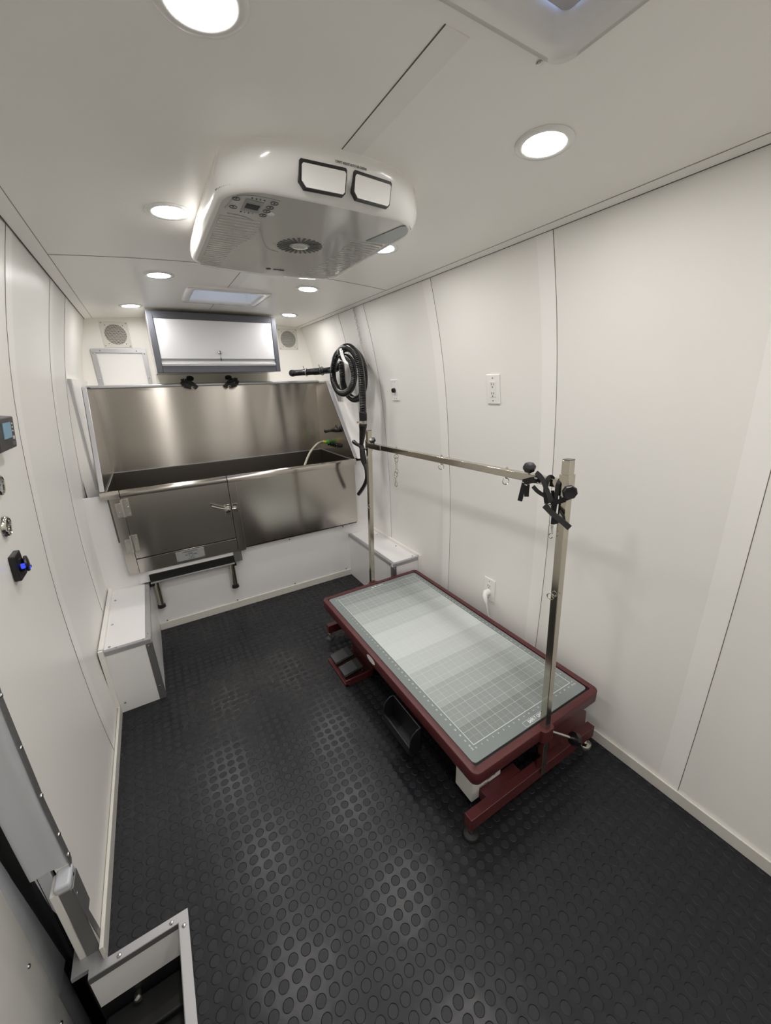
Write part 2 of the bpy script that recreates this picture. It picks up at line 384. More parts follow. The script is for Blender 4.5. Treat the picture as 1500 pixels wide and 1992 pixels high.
# battens over the wall joints, each with its dark joint line
tn = 0
def trim(b, m, sm=.5):
    global tn
    tn += 1; return struct(b.build('trim_%d' % tn, m, smooth=sm))
for side, lst in ((1, (.315, .937, 1.565, 2.205, 2.555)), (-1, (1.585, 2.197, 2.571))):
    for y in lst:
        z0 = .047 if y < 1.85 else .36
        if side == -1 and y < 1.85: z0 = .047
        o = trim(wall_strip(MB(), side, y, y + .062, .0014, .0014, z0), STRIP)
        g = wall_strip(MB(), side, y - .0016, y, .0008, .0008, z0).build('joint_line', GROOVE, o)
# ceiling battens
def ceil_strip(x0, x1, y0, y1, off, n=6):
    b = MB(); X_ = [x0 + (x1 - x0) * i / n for i in range(n + 1)]
    for a_, c_ in zip(X_[:-1], X_[1:]):
        b.add([(a_, y0, cz(a_) - off), (c_, y0, cz(c_) - off), (c_, y1, cz(c_) - off), (a_, y1, cz(a_) - off), (a_, y0, cz(a_)), (c_, y0, cz(c_)), (c_, y1, cz(c_)), (a_, y1, cz(a_))],
              [(0, 1, 2, 3), (4, 7, 6, 5), (0, 4, 5, 1), (2, 6, 7, 3)] + ([(0, 3, 7, 4)] if a_ == x0 else []) + ([(1, 5, 6, 2)] if c_ == X_[-1] else []))
    return b
for x0, x1 in ((XC - .711, -.189), (1.150, XC + .711)):
    o = trim(ceil_strip(x0, x1, YF, YB, .0016), CEIL)
    gx = -.189 if x0 < 0 else 1.148
    ceil_strip(gx, gx + .0018, YF, YB, .001, 1).build('joint_line', GROOVE2, o)
    ex = XC - .711 if x0 < 0 else XC + .708
    ceil_strip(ex, ex + .003, YF, YB, .0022, 1).build('joint_line', GROOVE, o)
for y0, y1 in ((.572, .95), (1.5, 2.26), (2.67, 2.9)):
    o = trim(ceil_strip(.460, .505, y0, y1, .0014, 2), STRIP)
    ceil_strip(.4585, .460, y0, y1, .001, 1).build('joint_line', GROOVE, o)
o = trim(ceil_strip(-.187, 1.148, 1.872, 1.9, .0004, 16), CEIL); ceil_strip(-.187, 1.148, 1.870, 1.872, .0009, 16).build('joint_line', GROOVE, o)

# ------------------------------------------------------------------ roof openings
def skylight(name, y0, y1, flange, depth, shade):
    x0, x1 = .31, .655; zc = cz(.4825)
    root = struct(MB().box(x0 - .01, x1 + .01, y0 - .01, y1 + .01, zc + depth, zc + depth + .005).build(name, SKYM, smooth=0))
    b = MB(); zt = zc + depth; zb = zc - .008
    # garnish: rolled frame running round the opening, section swept over a rounded rectangle
    def ring(off, z, rr):
        pts = []; cx, cy = (x0 + x1) / 2, (y0 + y1) / 2; hx, hy = (x1 - x0) / 2 + off, (y1 - y0) / 2 + off; rr = min(rr, hx, hy)
        for qx, qy, a0 in ((1, 1, 0), (-1, 1, pi / 2), (-1, -1, pi), (1, -1, 1.5 * pi)):
            for k in range(7):
                a = a0 + k * pi / 12; pts.append((cx + qx * (hx - rr) + rr * cos(a), cy + qy * (hy - rr) + rr * sin(a), z))
        return pts
    secs = [(flange, zc - .026 + .02, .03), (flange, zb, .03), (flange - .004, zb - .003, .03), (.004, zb - .005, .028), (-.002, zb - .002, .027), (-.006, zc + .006, .026), (-.010, zt - .004, .025)]
    secs[0] = (flange, zc + .0, .03)
    n = 28; vs = []
    for s_ in secs: vs += ring(*s_)
    fs = [(i * n + k, i * n + (k + 1) % n, (i + 1) * n + (k + 1) % n, (i + 1) * n + k) for i in range(len(secs) - 1) for k in range(n)]
    b.add(vs, fs); b.build('garnish', PLAST, root, smooth=.9)
    if shade:
        b = MB(); pr = ring(-.013, zc + shade, .012); pr2 = [(x, y, z + .006) for x, y, z in pr]
        b.add(pr + pr2, [tuple(range(n)), tuple(range(n, 2 * n))[::-1]] + [(k, (k + 1) % n, n + (k + 1) % n, n + k) for k in range(n)]); b.build('shade_panel', SHADE, root)
    return root
skylight('window_1', .14, .53, .004, .11, .037)
skylight('window_2', 2.31, 2.625, .034, .17, 0)

# ------------------------------------------------------------------ ceiling lights
def downlight(x, y, label):
    z = cz(x); sl = -2 * .034 * (x - XC) / .712 ** 2
    ax = Vector((sl, 0, -1)).normalized()
    t = thing('recessed_light', label, 'ceiling light', (x, y, z), 'recessed ceiling lights')
    b = MB().lathe((x, y, z - .0005), ax, [(.0595, 0), (.0595, .0015), (.057, .0034), (.046, .0040), (.0432, .0030), (.0432, .0002)], 40); b.build('trim_ring', PLAST, t)
    b = MB().lathe((x, y, z - .0005), ax, [(.0432, .0004), (.0432, .0012), (.03, .0014), (0, .0015)], 40); b.build('lens', LED, t)
    return t
LL = [(.155, .684, 'large round ceiling light at the picture top, cut by its edge'), (.817, .684, 'lit round ceiling light beside the roof opening, nearest the right wall'),
      (.155, 1.390, 'lit round ceiling light beside the left end of the air conditioner'), (.84, 1.390, 'round ceiling light peeping out behind the right side of the air conditioner'),
      (.152, 2.105, 'round ceiling light just left of the rear roof vent'), (.817, 2.095, 'round ceiling light just right of the rear roof vent'),
      (.032, 2.845, 'small looking ceiling light above the left round wall grille'), (.95, 2.82, 'small looking ceiling light above the right round wall grille')]
for x, y, l in LL: downlight(x, y, l)
for x, y, l in [(.155, -.03, 'added round ceiling light above the entry, unseen behind the viewer on the door side'), (.817, -.03, 'added round ceiling light, unseen behind the viewer on the table side'), (.155, -.75, 'added unseen round ceiling light farthest forward on the door side'), (.817, -.75, 'added unseen round ceiling light farthest forward on the table side')]:  # unseen pairs, added to bring more light into the van
    downlight(x, y, l)

# ------------------------------------------------------------------ rear bay fillers
struct(MB().box(wx(1.2, -1) + .0, wx(1.2, 1) - .0, 3.106, YB, .9, 1.448).build('wall_behind_tub', WHITE, smooth=0))
o = struct(MB().box(-.372, -.299, 2.60, YB, .80, 1.487).build('wall_filler_left', WHITE, smooth=0))
MB().bar((-.321, 2.598, .905), (-.3105, 2.598, 1.487), .011, .003, (0, -1, 0)).build('aluminium_edge', ALU, o)
o = struct(MB().prism([(2.475, .905), (2.80, 1.30), (YB, 1.30), (YB, .905)], 'x', 1.239, 1.33).prism([(2.80, 1.30), (2.905, 1.44), (YB, 1.44), (YB, 1.30)], 'x', 1.239, 1.262).build('wall_filler_right', GLOSSW, smooth=0))
MB().box(1.262, 1.286, 2.795, 2.80, 1.30, 1.42).build('aluminium_edge', ALU, o)

# ------------------------------------------------------------------ bathing tub
tub = thing('bathing_tub', 'stainless steel bathing tub with a high back, filling the rear end of the van', 'bathtub', (.46, 2.46, .42))
XL, XR, YT = -.275, 1.21, 3.10
bp = MB().box(XL, XR, YT, YT + .004, .903, 1.44).build('back_panel', STEELX, tub, smooth=0)
for x, nm in ((XL - .004, 'side_panel'), (XR, 'side_panel')):
    MB().prism([(YT, .905), (YT, 1.44), (2.893, 1.44), (2.475, .908)], 'x', x, x + .004).build(nm, STEELY, tub, smooth=0)
for x0, x1 in ((XL - .022, XL), (XR, XR + .025)):
    xm = (x0 + x1) / 2; wd = x1 - x0
    MB().bar((xm, 2.469, .914), (xm, 2.893, 1.446), wd, .004, (0, -.78, .62)).bar((xm, 2.893, 1.446), (xm, YT, 1.446), wd, .004).build('side_flange', ALU, tub, bevel=.0015)
MB().box(XL - .022, XR + .025, YT - .012, YT + .03, 1.436, 1.457).build('top_rail', ALU, tub, bevel=.006, seg=3)
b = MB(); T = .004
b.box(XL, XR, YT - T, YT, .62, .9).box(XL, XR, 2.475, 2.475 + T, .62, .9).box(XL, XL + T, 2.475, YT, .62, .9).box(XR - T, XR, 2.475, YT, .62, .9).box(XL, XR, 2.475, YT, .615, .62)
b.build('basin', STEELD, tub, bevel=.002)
MB().bar((XL, YT - .003, .902), (XR, YT - .003, .902), .004, .005).bar((XR - .003, YT, .902), (XR - .003, 2.475, .902), .004, .005).bar((XL + .003, YT, .902), (XL + .003, 2.475, .902), .004, .005).build('crease_highlight', ALU, tub)  # thin pale bars put in as the bright highlight along the basin crease
def roll(x0, x1, nm):
    pr = [(2.449, .872), (2.446, .890), (2.449, .903), (2.457, .911), (2.468, .912), (2.476, .906), (2.477, .895), (2.473, .885), (2.470, .872)]
    return MB().prism(pr, 'x', x0, x1)
roll(.3385, XR + .004, '').build('front_rim', STEELX, tub, smooth=.8)
roll(-.299, -.2145, '').build('front_rim', STEELX, tub, smooth=.8)
b = MB(); b.box(-.265, -.2125, 2.4505, 2.464, .42, .876).box(-.2115, .335, 2.4505, 2.464, .42, .506).box(.3375, .384, 2.449, 2.464, .418, .876).box(.382, 1.2, 2.4515, 2.464, .437, .876)
b.build('apron', STEELA, tub, smooth=0, bevel=.0012)
MB().box(-.265, 1.2, 2.466, 2.474, .425, .9).build('apron_backing', BLACK, tub, smooth=0)
dr = roll(-.2105, .3335, '').box(-.2105, .3335, 2.4485, 2.464, .5125, .874).build('door', STEELA, tub, smooth=.6)
for zc in (.815, .605):
    h = MB().cyl((-.212, 2.441, zc - .05), (-.212, 2.441, zc + .05), .0062, n=14).box(-.207, -.180, 2.4445, 2.4485, zc - .048, zc + .05).box(-.246, -.217, 2.446, 2.4505, zc - .05, zc + .03).build('hinge', HINGE, dr, bevel=.001)
    screws([(-.187, 2.4445, zc + .035), (-.187, 2.4445, zc + .006), (-.187, 2.4445, zc - .035)], (0, -1, 0), dr, .0035)
    screws([(-.238, 2.446, zc + .02), (-.230, 2.446, zc - .02), (-.238, 2.446, zc - .042)], (0, -1, 0), dr, .0035)
la = MB().lathe((.312, 2.4485, .708), (0, -1, 0), [(.021, 0), (.021, .008), (.016, .014), (.012, .022), (.008, .026)], 24).box(.295, .329, 2.4465, 2.4485, .672, .738).build('latch', CHROME, dr, bevel=.001)
MB().tube(smooth_path([(.312, 2.425, .712), (.285, 2.42, .722), (.26, 2.418, .733), (.222, 2.415, .752)], 4), [.0055] * 4 + [.0055] * 4 + [.0058] * 4 + [.007], 12).build('latch_lever', CHROME, dr)
MB().box(.342, .372, 2.445, 2.449, .685, .738).cyl((.355, 2.447, .71), (.355, 2.428, .71), .012, .008).cyl((.335, 2.434, .71), (.357, 2.434, .708), .007).build('latch_keeper', CHROME, tub, bevel=.001)
npl = MB().box(-.016, .139, 2.4475, 2.4505, .436, .498).build('nameplate', GREYV, tub, bevel=.0012)
screws([(-.009, 2.4475, .490), (.132, 2.4475, .490), (-.009, 2.4475, .444), (.132, 2.4475, .444)], (0, -1, 0), npl, .0032)
fy = 2.4468
b = MB().torus((.063, fy, .464), (0, 1, 0), .0115, .0010, 22, 6, sx=.85).torus((.055, fy, .478), (0, 1, 0), .0045, .0008, 14, 6).torus((.070, fy, .479), (0, 1, 0), .0042, .0008, 14, 6)
b.build('logo', INK, npl)
FX, FZ = (1, 0, 0), (0, 0, 1)
text('STAINLESS TUB PRODUCTS INC', .0072, frame((.062, fy, .4895), FX, FZ), INK, 'lettering', npl, bold=.0002, sx=.8)
text('PET', .0078, frame((.040, fy, .468), FX, FZ), INK, 'lettering', npl, bold=.0002)
text('CARE', .0078, frame((.087, fy, .468), FX, FZ), INK, 'lettering', npl, bold=.0002)
text('MADE IN USA', .006, frame((.064, fy, .444), FX, FZ), INK, 'lettering', npl, bold=.0001)
# valve knob, row of ports on the right side panel
MB().tube(smooth_path([(XR, 2.70, 1.098), (XR - .03, 2.71, 1.098), (XR - .038, 2.76, 1.092), (XR - .04, 2.865, 1.076)], 5), [.021] * 5 + [.017] * 5 + [.014] * 5 + [.0165], 14).torus((XR - .02, 2.70, 1.118), (1, 0, 0), .014, .003, 16, 8).build('valve_lever', BLACK, tub)
for i, (y, z) in enumerate(((2.888, .972), (2.838, .972), (2.795, .973), (2.752, .974), (2.706, .975))):
    MB().cyl((XR, y, z), (XR - .016, y, z), .0135, .012, 16).bar((XR - .02, y, z - .014), (XR - .02, y, z + .014), .008, .007).build('port_knob', BLACK, tub)

# spray hose hanging over the basin
sh = thing('spray_hose', 'thin clear hose on green and yellow fittings looping down into the steel tub', 'hose', (1.19, 2.87, .985))
MB().tube(smooth_path([(1.136, 2.862, .994), (1.112, 2.84, .997), (1.075, 2.81, .994), (1.035, 2.78, .978), (.985, 2.74, .950), (.94, 2.70, .91), (.90, 2.66, .862), (.87, 2.63, .80), (.86, 2.62, .7)], 6), .0085, 12).build('hose_tube', HOSEG, sh)
MB().tube([(1.197, 2.886, .985), (1.180, 2.88, .988), (1.178, 2.878, .988), (1.165, 2.873, .990)], [.017, .017, .013, .013], 8).build('hose_fitting', GREEN, sh, label='green fitting')
MB().tube([(1.166, 2.874, .990), (1.150, 2.868, .992), (1.149, 2.867, .992), (1.132, 2.86, .994)], [.0115, .0115, .014, .010], 10).build('hose_nut', BRASSY, sh, label='yellow nut')

# restraint straps on the tub rail
def rail_strap(x, label, mirror):
    t = thing('restraint_clamp', label, 'clamp', (x, YT, 1.45), 'black restraint clamps on the tub rail')
    s = mirror
    MB().box(x - .016, x + .016, YT - .022, YT + .034, 1.430, 1.462).build('clamp_body', BLACK, t, bevel=.004)
    MB().cyl((x + .014 * s, YT - .004, 1.46), (x + .016 * s, YT - .018, 1.482), .006).lathe((x + .016 * s, YT - .018, 1.482), (.1 * s, -.6, .8), [(.013, 0), (.024, .003), (.024, .013), (.016, .017), (0, .018)], 8).build('knob', BLACK, t, smooth=.3)
    path = [(x - .042 * s, YT - .026, 1.470), (x - .02 * s, YT - .03, 1.474), (x + .005 * s, YT - .03, 1.466), (x + .03 * s, YT - .03, 1.446), (x + .05 * s, YT - .032, 1.424)]
    b = MB()
    for a_, c_ in zip(path[:-1], path[1:]): b.bar(a_, c_, .028, .005, (0, -1, .2))
    for a_, c_ in zip([(x - .04 * s, YT - .034, 1.468), (x - .028 * s, YT - .038, 1.44)], [(x - .028 * s, YT - .038, 1.44), (x + .012 * s, YT - .038, 1.428)]): b.bar(a_, c_, .024, .005, (0, -1, .2))
    b.build('strap', NYLON, t)
    MB().torus((x + .022 * s, YT - .038, 1.424), (0, 1, .3), .011, .0018, 16, 6, arc=4.2, start=2.4).build('ring', CHROME, t)
rail_strap(.277, 'black strap clamp on the tub rail, left one of the pair', 1)
rail_strap(.560, 'black strap clamp on the tub rail, right one under the cabinet lock', -1)

# ------------------------------------------------------------------ pull-out step stored below the tub door
st = thing('pull_out_step', 'pull-out step with two steel legs stored in the slot under the tub door', 'step', (.07, 2.45, .17))
MB().box(-.172, .30, 2.452, 2.487, .347, .394).build('slot_interior', BLACKR, st, smooth=0)
MB().box(-.172, .30, 2.443, 2.487, .338, .347).build('step_edge', ALU, st, bevel=.001)
MB().box(-.181, -.158, 2.444, 2.486, .322, .338).build('end_cap', BLACK, st); MB().box(.290, .308, 2.444, 2.486, .326, .340).build('end_cap', BLACK, st)
MB().box(-.225, -.172, 2.470, 2.488, .345, .417).box(-.172, .335, 2.458, 2.488, .395, .418).build('white_fascia', GLOSSW, st, smooth=0)
MB().box(.302, .352, 2.455, 2.487, .347, .424).build('bracket', ALUD, st, bevel=.001)
screws([(-.166, 2.443, .3425), (-.03, 2.443, .3425), (.135, 2.443, .3425), (.294, 2.443, .3425), (.33, 2.455, .362)], (0, -1, 0), st, .0034)
for x in (-.147, .283):
    lg = MB().cyl((x, 2.463, .338), (x, 2.463, .184), .0175, n=24).build('leg', POLE, st)
    MB().lathe((x, 2.463, .188), (0, 0, -1), [(.0195, 0), (.0205, .004), (.0205, .012), (.0225, .018), (.0225, .021)], 24).build('rubber_foot', BLACKR, lg)

# ------------------------------------------------------------------ wheel-well boxes
def edge_angle(b, a, c, n1, n2, w=.024, t=.0018):
    """L-section between a and c; n1, n2 = outward normals of the two flanges"""
    a, c, n1, n2 = Vector(a), Vector(c), Vector(n1), Vector(n2)
    for n_, o_ in ((n1, n2), (n2, n1)):
        off = -o_ * (w / 2) + n_ * t / 2
        b.bar(a + off, c + off, w, t, n_)
    return b
def wheel_box(name, label, xin, xw, side, h, y0):
    t = thing(name, label, 'storage box', ((xin + xw) / 2, (y0 + YS) / 2, 0))
    x0, x1 = min(xin, xw), max(xin, xw)
    MB().box(x0, x1, y0, YS, h - .004, h).build('top_panel', GLOSSW, t, smooth=0)
    MB().box(x0, x1, y0, y0 + .004, 0, h - .004).build('front_panel', GLOSSW, t, smooth=0)
    xs_ = xin - .004 if side < 0 else xin
    MB().box(xs_, xs_ + .004, y0 + .004, YS, 0, h - .004).build('side_panel', GLOSSW, t, smooth=0)
    nx = (1, 0, 0) if side < 0 else (-1, 0, 0)
    xe = xin
    al = ALUD if side < 0 else ALU
    edge_angle(MB(), (xe, y0 + .0195, h), (xe, YS, h), nx, (0, 0, 1), .021).build('aluminium_edge', ALU, t)
    edge_angle(MB(), (xin, y0, h), (xw, y0, h), (0, -1, 0), (0, 0, 1), .019).build('aluminium_edge', ALU, t)
    edge_angle(MB(), (xe, y0, 0), (xe, y0, h - .0195), nx, (0, -1, 0), .025).build('aluminium_edge', ALUD, t)
    s = 1 if side < 0 else -1
    yy = [y0 + .02, y0 + .21, y0 + .42]
    screws([(xe - s * .011, y, h + .002) for y in (y0 + .05, y0 + .28, y0 + .52)] + [(xe - s * .03, y0 + .01, h + .002), (xw + s * .045, y0 + .01, h + .002)], (0, 0, 1), t, .0032)
    screws([(xw + s * .018, y0 + d_, h) for d_ in (.035, .235, .50)], (0, 0, 1), t, .0055)
    screws([(xe - s * .012, y0 - .002, h - .03), (xe - s * .012, y0 - .002, .075), (xw + s * .02, y0, .05)], (0, -1, 0), t, .0048)
    # sealed flange against the wall
    b = MB(); zz = [0, .1, .2, .3, h + .017]
    xf = xw
    b.box(min(xf, xf - s * .018), max(xf, xf - s * .018), y0 - .004, YS, h, h + .018).box(min(xf, xf - s * .018), max(xf, xf - s * .018), y0 - .016, y0, .047, h + .018)
    b.build('wall_flange', WHITE, t, smooth=0)
    return t
wheel_box('wheel_well_box', 'white box with aluminium edges over the wheel well on the left wall', -.184, -.362, -1, .335, 1.850)
wheel_box('wheel_well_box', 'low white box with aluminium edges on the right wall behind the maroon table', 1.137, 1.328, 1, .338, 1.855)

# ------------------------------------------------------------------ overhead cabinet
cab = thing('overhead_cabinet', 'white flip-door cabinet in a dark grey frame hung high above the tub', 'cabinet', (.4875, 3.08, 1.52))
x0, x1, y0, z0, z1 = .100, .876, 2.905, 1.520, 1.872
MB().box(x0 + .002, x1 - .002, y0 + .012, YB, z0 + .002, z1 - .002).build('body', PLAST2, cab, smooth=0)
b = MB().box(x0, x0 + .033, y0, y0 + .02, z0, z1).box(x1 - .030, x1, y0, y0 + .02, z0, z1).box(x0 + .0335, x1 - .0305, y0 + .0015, y0 + .02, z1 - .040, z1).box(x0 + .0335, x1 - .0305, y0 + .0015, y0 + .02, z0, z0 + .038)
b.build('frame', CABG, cab, bevel=.0016)
dd = MB().box(x0 + .034, x1 - .031, y0 + .004, y0 + .02, 1.603, z1 - .041).build('flip_door', CABW, cab, smooth=0, bevel=.001)
MB().prism([(y0 + .004, 1.602), (y0 + .018, 1.577), (y0 + .0195, 1.577), (y0 + .0195, 1.602)], 'x', x0 + .034, x1 - .031).build('finger_groove', GREYV, dd, smooth=0)  # grey colour puts the shade of this recess into the material
MB().prism([(y0 - .006, 1.574), (y0 + .006, 1.577), (y0 + .018, 1.577), (y0 + .018, 1.558), (y0 - .002, 1.560)], 'x', x0 + .034, x1 - .031).build('door_lip', CABW, dd, smooth=0)
MB().lathe((.483, y0 + .004, 1.641), (0, -1, 0), [(.012, 0), (.012, .006), (.009, .012), (.008, .013)], 20).build('lock', CHROME, dd)
MB().box(.4815, .4845, y0 - .020, y0 - .006, 1.630, 1.652).box(.4825, .4835, y0 - .014, y0 - .011, 1.610, 1.632).torus((.483, y0 - .012, 1.611), (1, 0, 0), .006, .001, 14, 6).box(.480, .486, y0 - .013, y0 - .010, 1.588, 1.608).build('key', DARKG, dd)
struct(MB().box(.097, .885, 3.248, YB, 1.462, 1.520).build('trim_99', BASEW, smooth=0)).name = 'trim_30'

# ------------------------------------------------------------------ round wall grilles
def vent(cx, cz_, label):
    t = thing('wall_grille', label, 'vent', (cx, YB, cz_), 'round grilles in the rear wall')
    p = MB().box(cx - .0775, cx + .0775, YB - .004, YB, cz_ - .0775, cz_ + .0775).build('plate', BASEW, t, bevel=.001)
    g = MB().lathe((cx, YB - .004, cz_), (0, -1, 0), [(.061, 0), (.061, .0012), (.0605, .0013)], 40).build('perforated_disc', PERF, t, smooth=0); set_origin(g, tree_loc(t)); g.location = (0, 0, 0); g.matrix_parent_inverse = Matrix.Identity(4)
    q = .068
    screws([(cx + i * q, YB - .004, cz_ + j * q) for i in (-1, 1) for j in (-1, 1)] + [(cx + i * .048, YB - .004, cz_ + j * .055) for i in (-1, 1) for j in (-1, 1)], (0, -1, 0), t, .003, ALUD)
vent(-.082, 1.771, 'perforated round grille high on the rear wall, left of the cabinet')
vent(1.073, 1.773, 'perforated round grille high on the rear wall, right of the cabinet')
# framed access panel
ap = thing('access_panel', 'white access panel in an aluminium frame on the rear wall left of the cabinet', 'access panel', (-.085, YB, 1.45))
X0, X1, Z0, Z1 = -.238, .068, 1.452, 1.683
b = MB()
for a_, c_ in (((X0 + .012, Z0), (X0 + .012, Z1 - .0222)), ((X1 - .012, Z0), (X1 - .012, Z1 - .0222)), ((X0, Z1 - .011), (X1, Z1 - .011))):
    b.bar((a_[0], YB - .011, a_[1]), (c_[0], YB - .011, c_[1]), .024 if a_[0] == c_[0] else .022, .002, (0, -1, 0))
b.box(X0 + .022, X0 + .024, YB - .012, YB, Z0, Z1 - .022).box(X1 - .024, X1 - .022, YB - .012, YB, Z0, Z1 - .022).box(X0 + .022, X1 - .022, YB - .012, YB, Z1 - .024, Z1 - .022)
b.build('aluminium_frame', ALU, ap, smooth=0, bevel=.0006)
MB().box(X0 + .024, X1 - .024, YB - .003, YB, Z0, Z1 - .024).build('board', GLOSSW, ap, smooth=0)
screws([(X0 + .012, YB - .012, 1.655), (X0 + .012, YB - .012, 1.5), (X1 - .012, YB - .012, 1.655), (X1 - .012, YB - .012, 1.5), (X0 + .05, YB - .012, Z1 - .011), (X1 - .055, YB - .012, Z1 - .011)], (0, -1, 0), ap, .0045)

# ------------------------------------------------------------------ air conditioner
ac = thing('air_conditioner', 'white rounded rooftop air conditioner unit hanging from the ceiling', 'air conditioner', (.475, 1.27, 1.81))
def ac_ring(z, hx, yn, yf, bow, rn, rf, cx=.473, n=10):
    pts = []
    for (sx, sy, rr, a0) in ((1, -1, rn, -pi / 2), (1, 1, rf, 0), (-1, 1, rf, pi / 2), (-1, -1, rn, pi)):
        yy = yn if sy < 0 else yf
        ox, oy = cx + sx * (hx - rr), yy - sy * rr
        for k in range(n + 1):
            a = a0 + (pi / 2) * k / n; pts.append([ox + rr * cos(a), oy + rr * sin(a)])
    # subdivide near and far edges so they can bow
    out = []
    for i, p in enumerate(pts):
        q = pts[(i + 1) % len(pts)]; out.append(p)
        L_ = sqrt((p[0] - q[0]) ** 2 + (p[1] - q[1]) ** 2)
        if L_ > .06:
            for k in range(1, 10): out.append([p[0] + (q[0] - p[0]) * k / 10, p[1] + (q[1] - p[1]) * k / 10])
    res = []
    for x, y in out:
        u = max(-1, min(1, (x - cx) / hx))
        if y < 1.2: y += bow * u * u * max(0, 1 - (y - yn) / .15)
        else: y -= .03 * u * u * max(0, 1 - (yf - y) / .2)
        res.append((x, y, z))
    return res
secs = [(1.905, .246, .912, 1.60, .050, .11, .09), (1.878, .250, .914, 1.62, .048, .11, .09), (1.862, .256, .920, 1.632, .044, .11, .09), (1.842, .260, .932, 1.638, .036, .105, .09), (1.827, .2595, .948, 1.638, .026, .10, .09), (1.818, .256, .962, 1.634, .018, .095, .085), (1.8135, .250, .970, 1.628, .014, .09, .08), (1.8125, .244, .976, 1.622, .012, .085, .075), (1.8155, .242, .979, 1.62, .012, .083, .074)]
b = MB(); rings = [ac_ring(*s_) for s_ in secs]; n = len(rings[0]); vs = [p for r_ in rings for p in r_]
fs = [(i * n + k, i * n + (k + 1) % n, (i + 1) * n + (k + 1) % n, (i + 1) * n + k) for i in range(len(secs) - 1) for k in range(n)] + [tuple(range(n))]
b.add(vs, fs); b.build('shell', PLAST, ac, smooth=.9)
pr = ac_ring(1.8158, .2425, .9785, 1.6205, .012, .083, .074)
MB().add(pr + [(x, y, 1.8115 + .004) for x, y, z in pr], [tuple(range(n)), tuple(range(n, 2 * n))[::-1]]).build('bottom_cover', ACB, ac, smooth=0)
ZB = 1.8150
def slab(b, x0, x1, y0, y1, h=.0022, slant=0):
    b.add([(x0, y0, ZB), (x1, y0 + slant, ZB), (x1, y1 + slant, ZB), (x0, y1, ZB), (x0, y0, ZB - h), (x1, y0 + slant, ZB - h), (x1, y1 + slant, ZB - h), (x0, y1, ZB - h)],
          [(0, 1, 2, 3), (4, 7, 6, 5), (0, 4, 5, 1), (1, 5, 6, 2), (2, 6, 7, 3), (3, 7, 4, 0)])
b = MB()
for i in range(24):
    y = 1.145 + i * .0185; wR = .335 - .05 * (i / 24) ** 2 + .01 * sin(i * .35)
    slab(b, .238 + .006 * (i / 24), wR, y, y + .009, .003)
b.build('intake_louvres', ACB, ac, smooth=0)
b = MB()
for i in range(22):
    y = 1.165 + i * .0195; slab(b, .600 - .003 * i * .3 + .02 * sin(i / 22 * 3.1), .706 - .02 * (i / 22) ** 3, y, y + .009, .003)
b.build('intake_louvres', ACB, ac, smooth=0)
cx_, cy_ = .483, 1.275
b = MB()
for i in range(26):
    a = 2 * pi * i / 26; u = Vector((cos(a), sin(a), 0)); p = Vector((cx_, cy_, ZB - .0006)); b.bar(p + u * .030, p + u * .0665, .0062, .0014, (0, 0, -1))
b.build('fan_slots', mat('slot_grey', (98, 98, 96), .6), ac, smooth=0)
MB().lathe((cx_, cy_, ZB), (0, 0, -1), [(.024, 0), (.024, .003), (.018, .005), (0, .0055)], 28).build('fan_hub', ACB, ac)
MB().tube(smooth_path([(.252, 1.128, ZB), (.29, 1.13, ZB), (.325, 1.155, ZB), (.352, 1.21, ZB), (.375, 1.275, ZB), (.405, 1.335, ZB), (.44, 1.352, ZB)], 6), .0012, 6).build('moulded_line', GREYV, ac)
MB().tube(smooth_path([(.242, 1.10, ZB), (.250, 1.045, ZB), (.262, 1.02, ZB), (.30, 1.008, ZB), (.345, 1.01, ZB)], 6), .0008, 6).build('moulded_line', GREYV, ac)
MB().prism([(.640, 1.150), (.706, 1.145), (.716, 1.06), (.708, 1.015), (.690, .998), (.672, 1.01)], 'z', ZB - .0015, ZB).build('sensor_window', mat('sensor_lens', (150, 158, 158), .1), ac, bevel=.0006)
pn = MB(); slab(pn, .276, .316, 1.030, 1.092, .0012, .004); pn = pn.build('display_frame', GREYV, ac, smooth=0)
q = MB(); q.add([(.281, 1.050, ZB - .0014), (.311, 1.053, ZB - .0014), (.311, 1.078, ZB - .0014), (.281, 1.075, ZB - .0014), (.281, 1.050, ZB - .002), (.311, 1.053, ZB - .002), (.311, 1.078, ZB - .002), (.281, 1.075, ZB - .002)], [(0, 1, 2, 3), (4, 7, 6, 5), (0, 4, 5, 1), (1, 5, 6, 2), (2, 6, 7, 3), (3, 7, 4, 0)]); q.build('display', BLACK, ac, smooth=0)
for x, y in ((.256, 1.040), (.258, 1.085), (.337, 1.026), (.334, 1.052), (.332, 1.075), (.330, 1.102)):
    MB().torus((x, y, ZB - .0008), (0, 0, 1), .0082, .0007, 20, 6).bar((x, y - .003, ZB - .0006), (x, y + .003, ZB - .0006), .002, .001).build('button', INK, ac)
DX, UY = (1, 0, 0), (0, -1, 0)
text('8  2  3  0', .0085, frame((.300, 1.022, ZB - .0006), DX, UY), INK, 'lettering', ac)
text('E  1  2  1', .0085, frame((.292, 1.104, ZB - .0006), DX, UY), INK, 'lettering', ac)
MB().lathe((.345, 1.086, ZB), (0, 0, -1), [(.009, 0), (.009, .0015), (.006, .002)], 20).build('indicator', PLAST, ac)
text('GREE', .017, frame((.497, 1.545, ZB - .0006), (1, -.02, 0), UY), INK, 'brand_lettering', ac, bold=.0004)
MB().lathe((.462, 1.545, ZB), (0, 0, -1), [(.0085, 0), (.0085, .001)], 18).build('brand_mark', INK, ac)
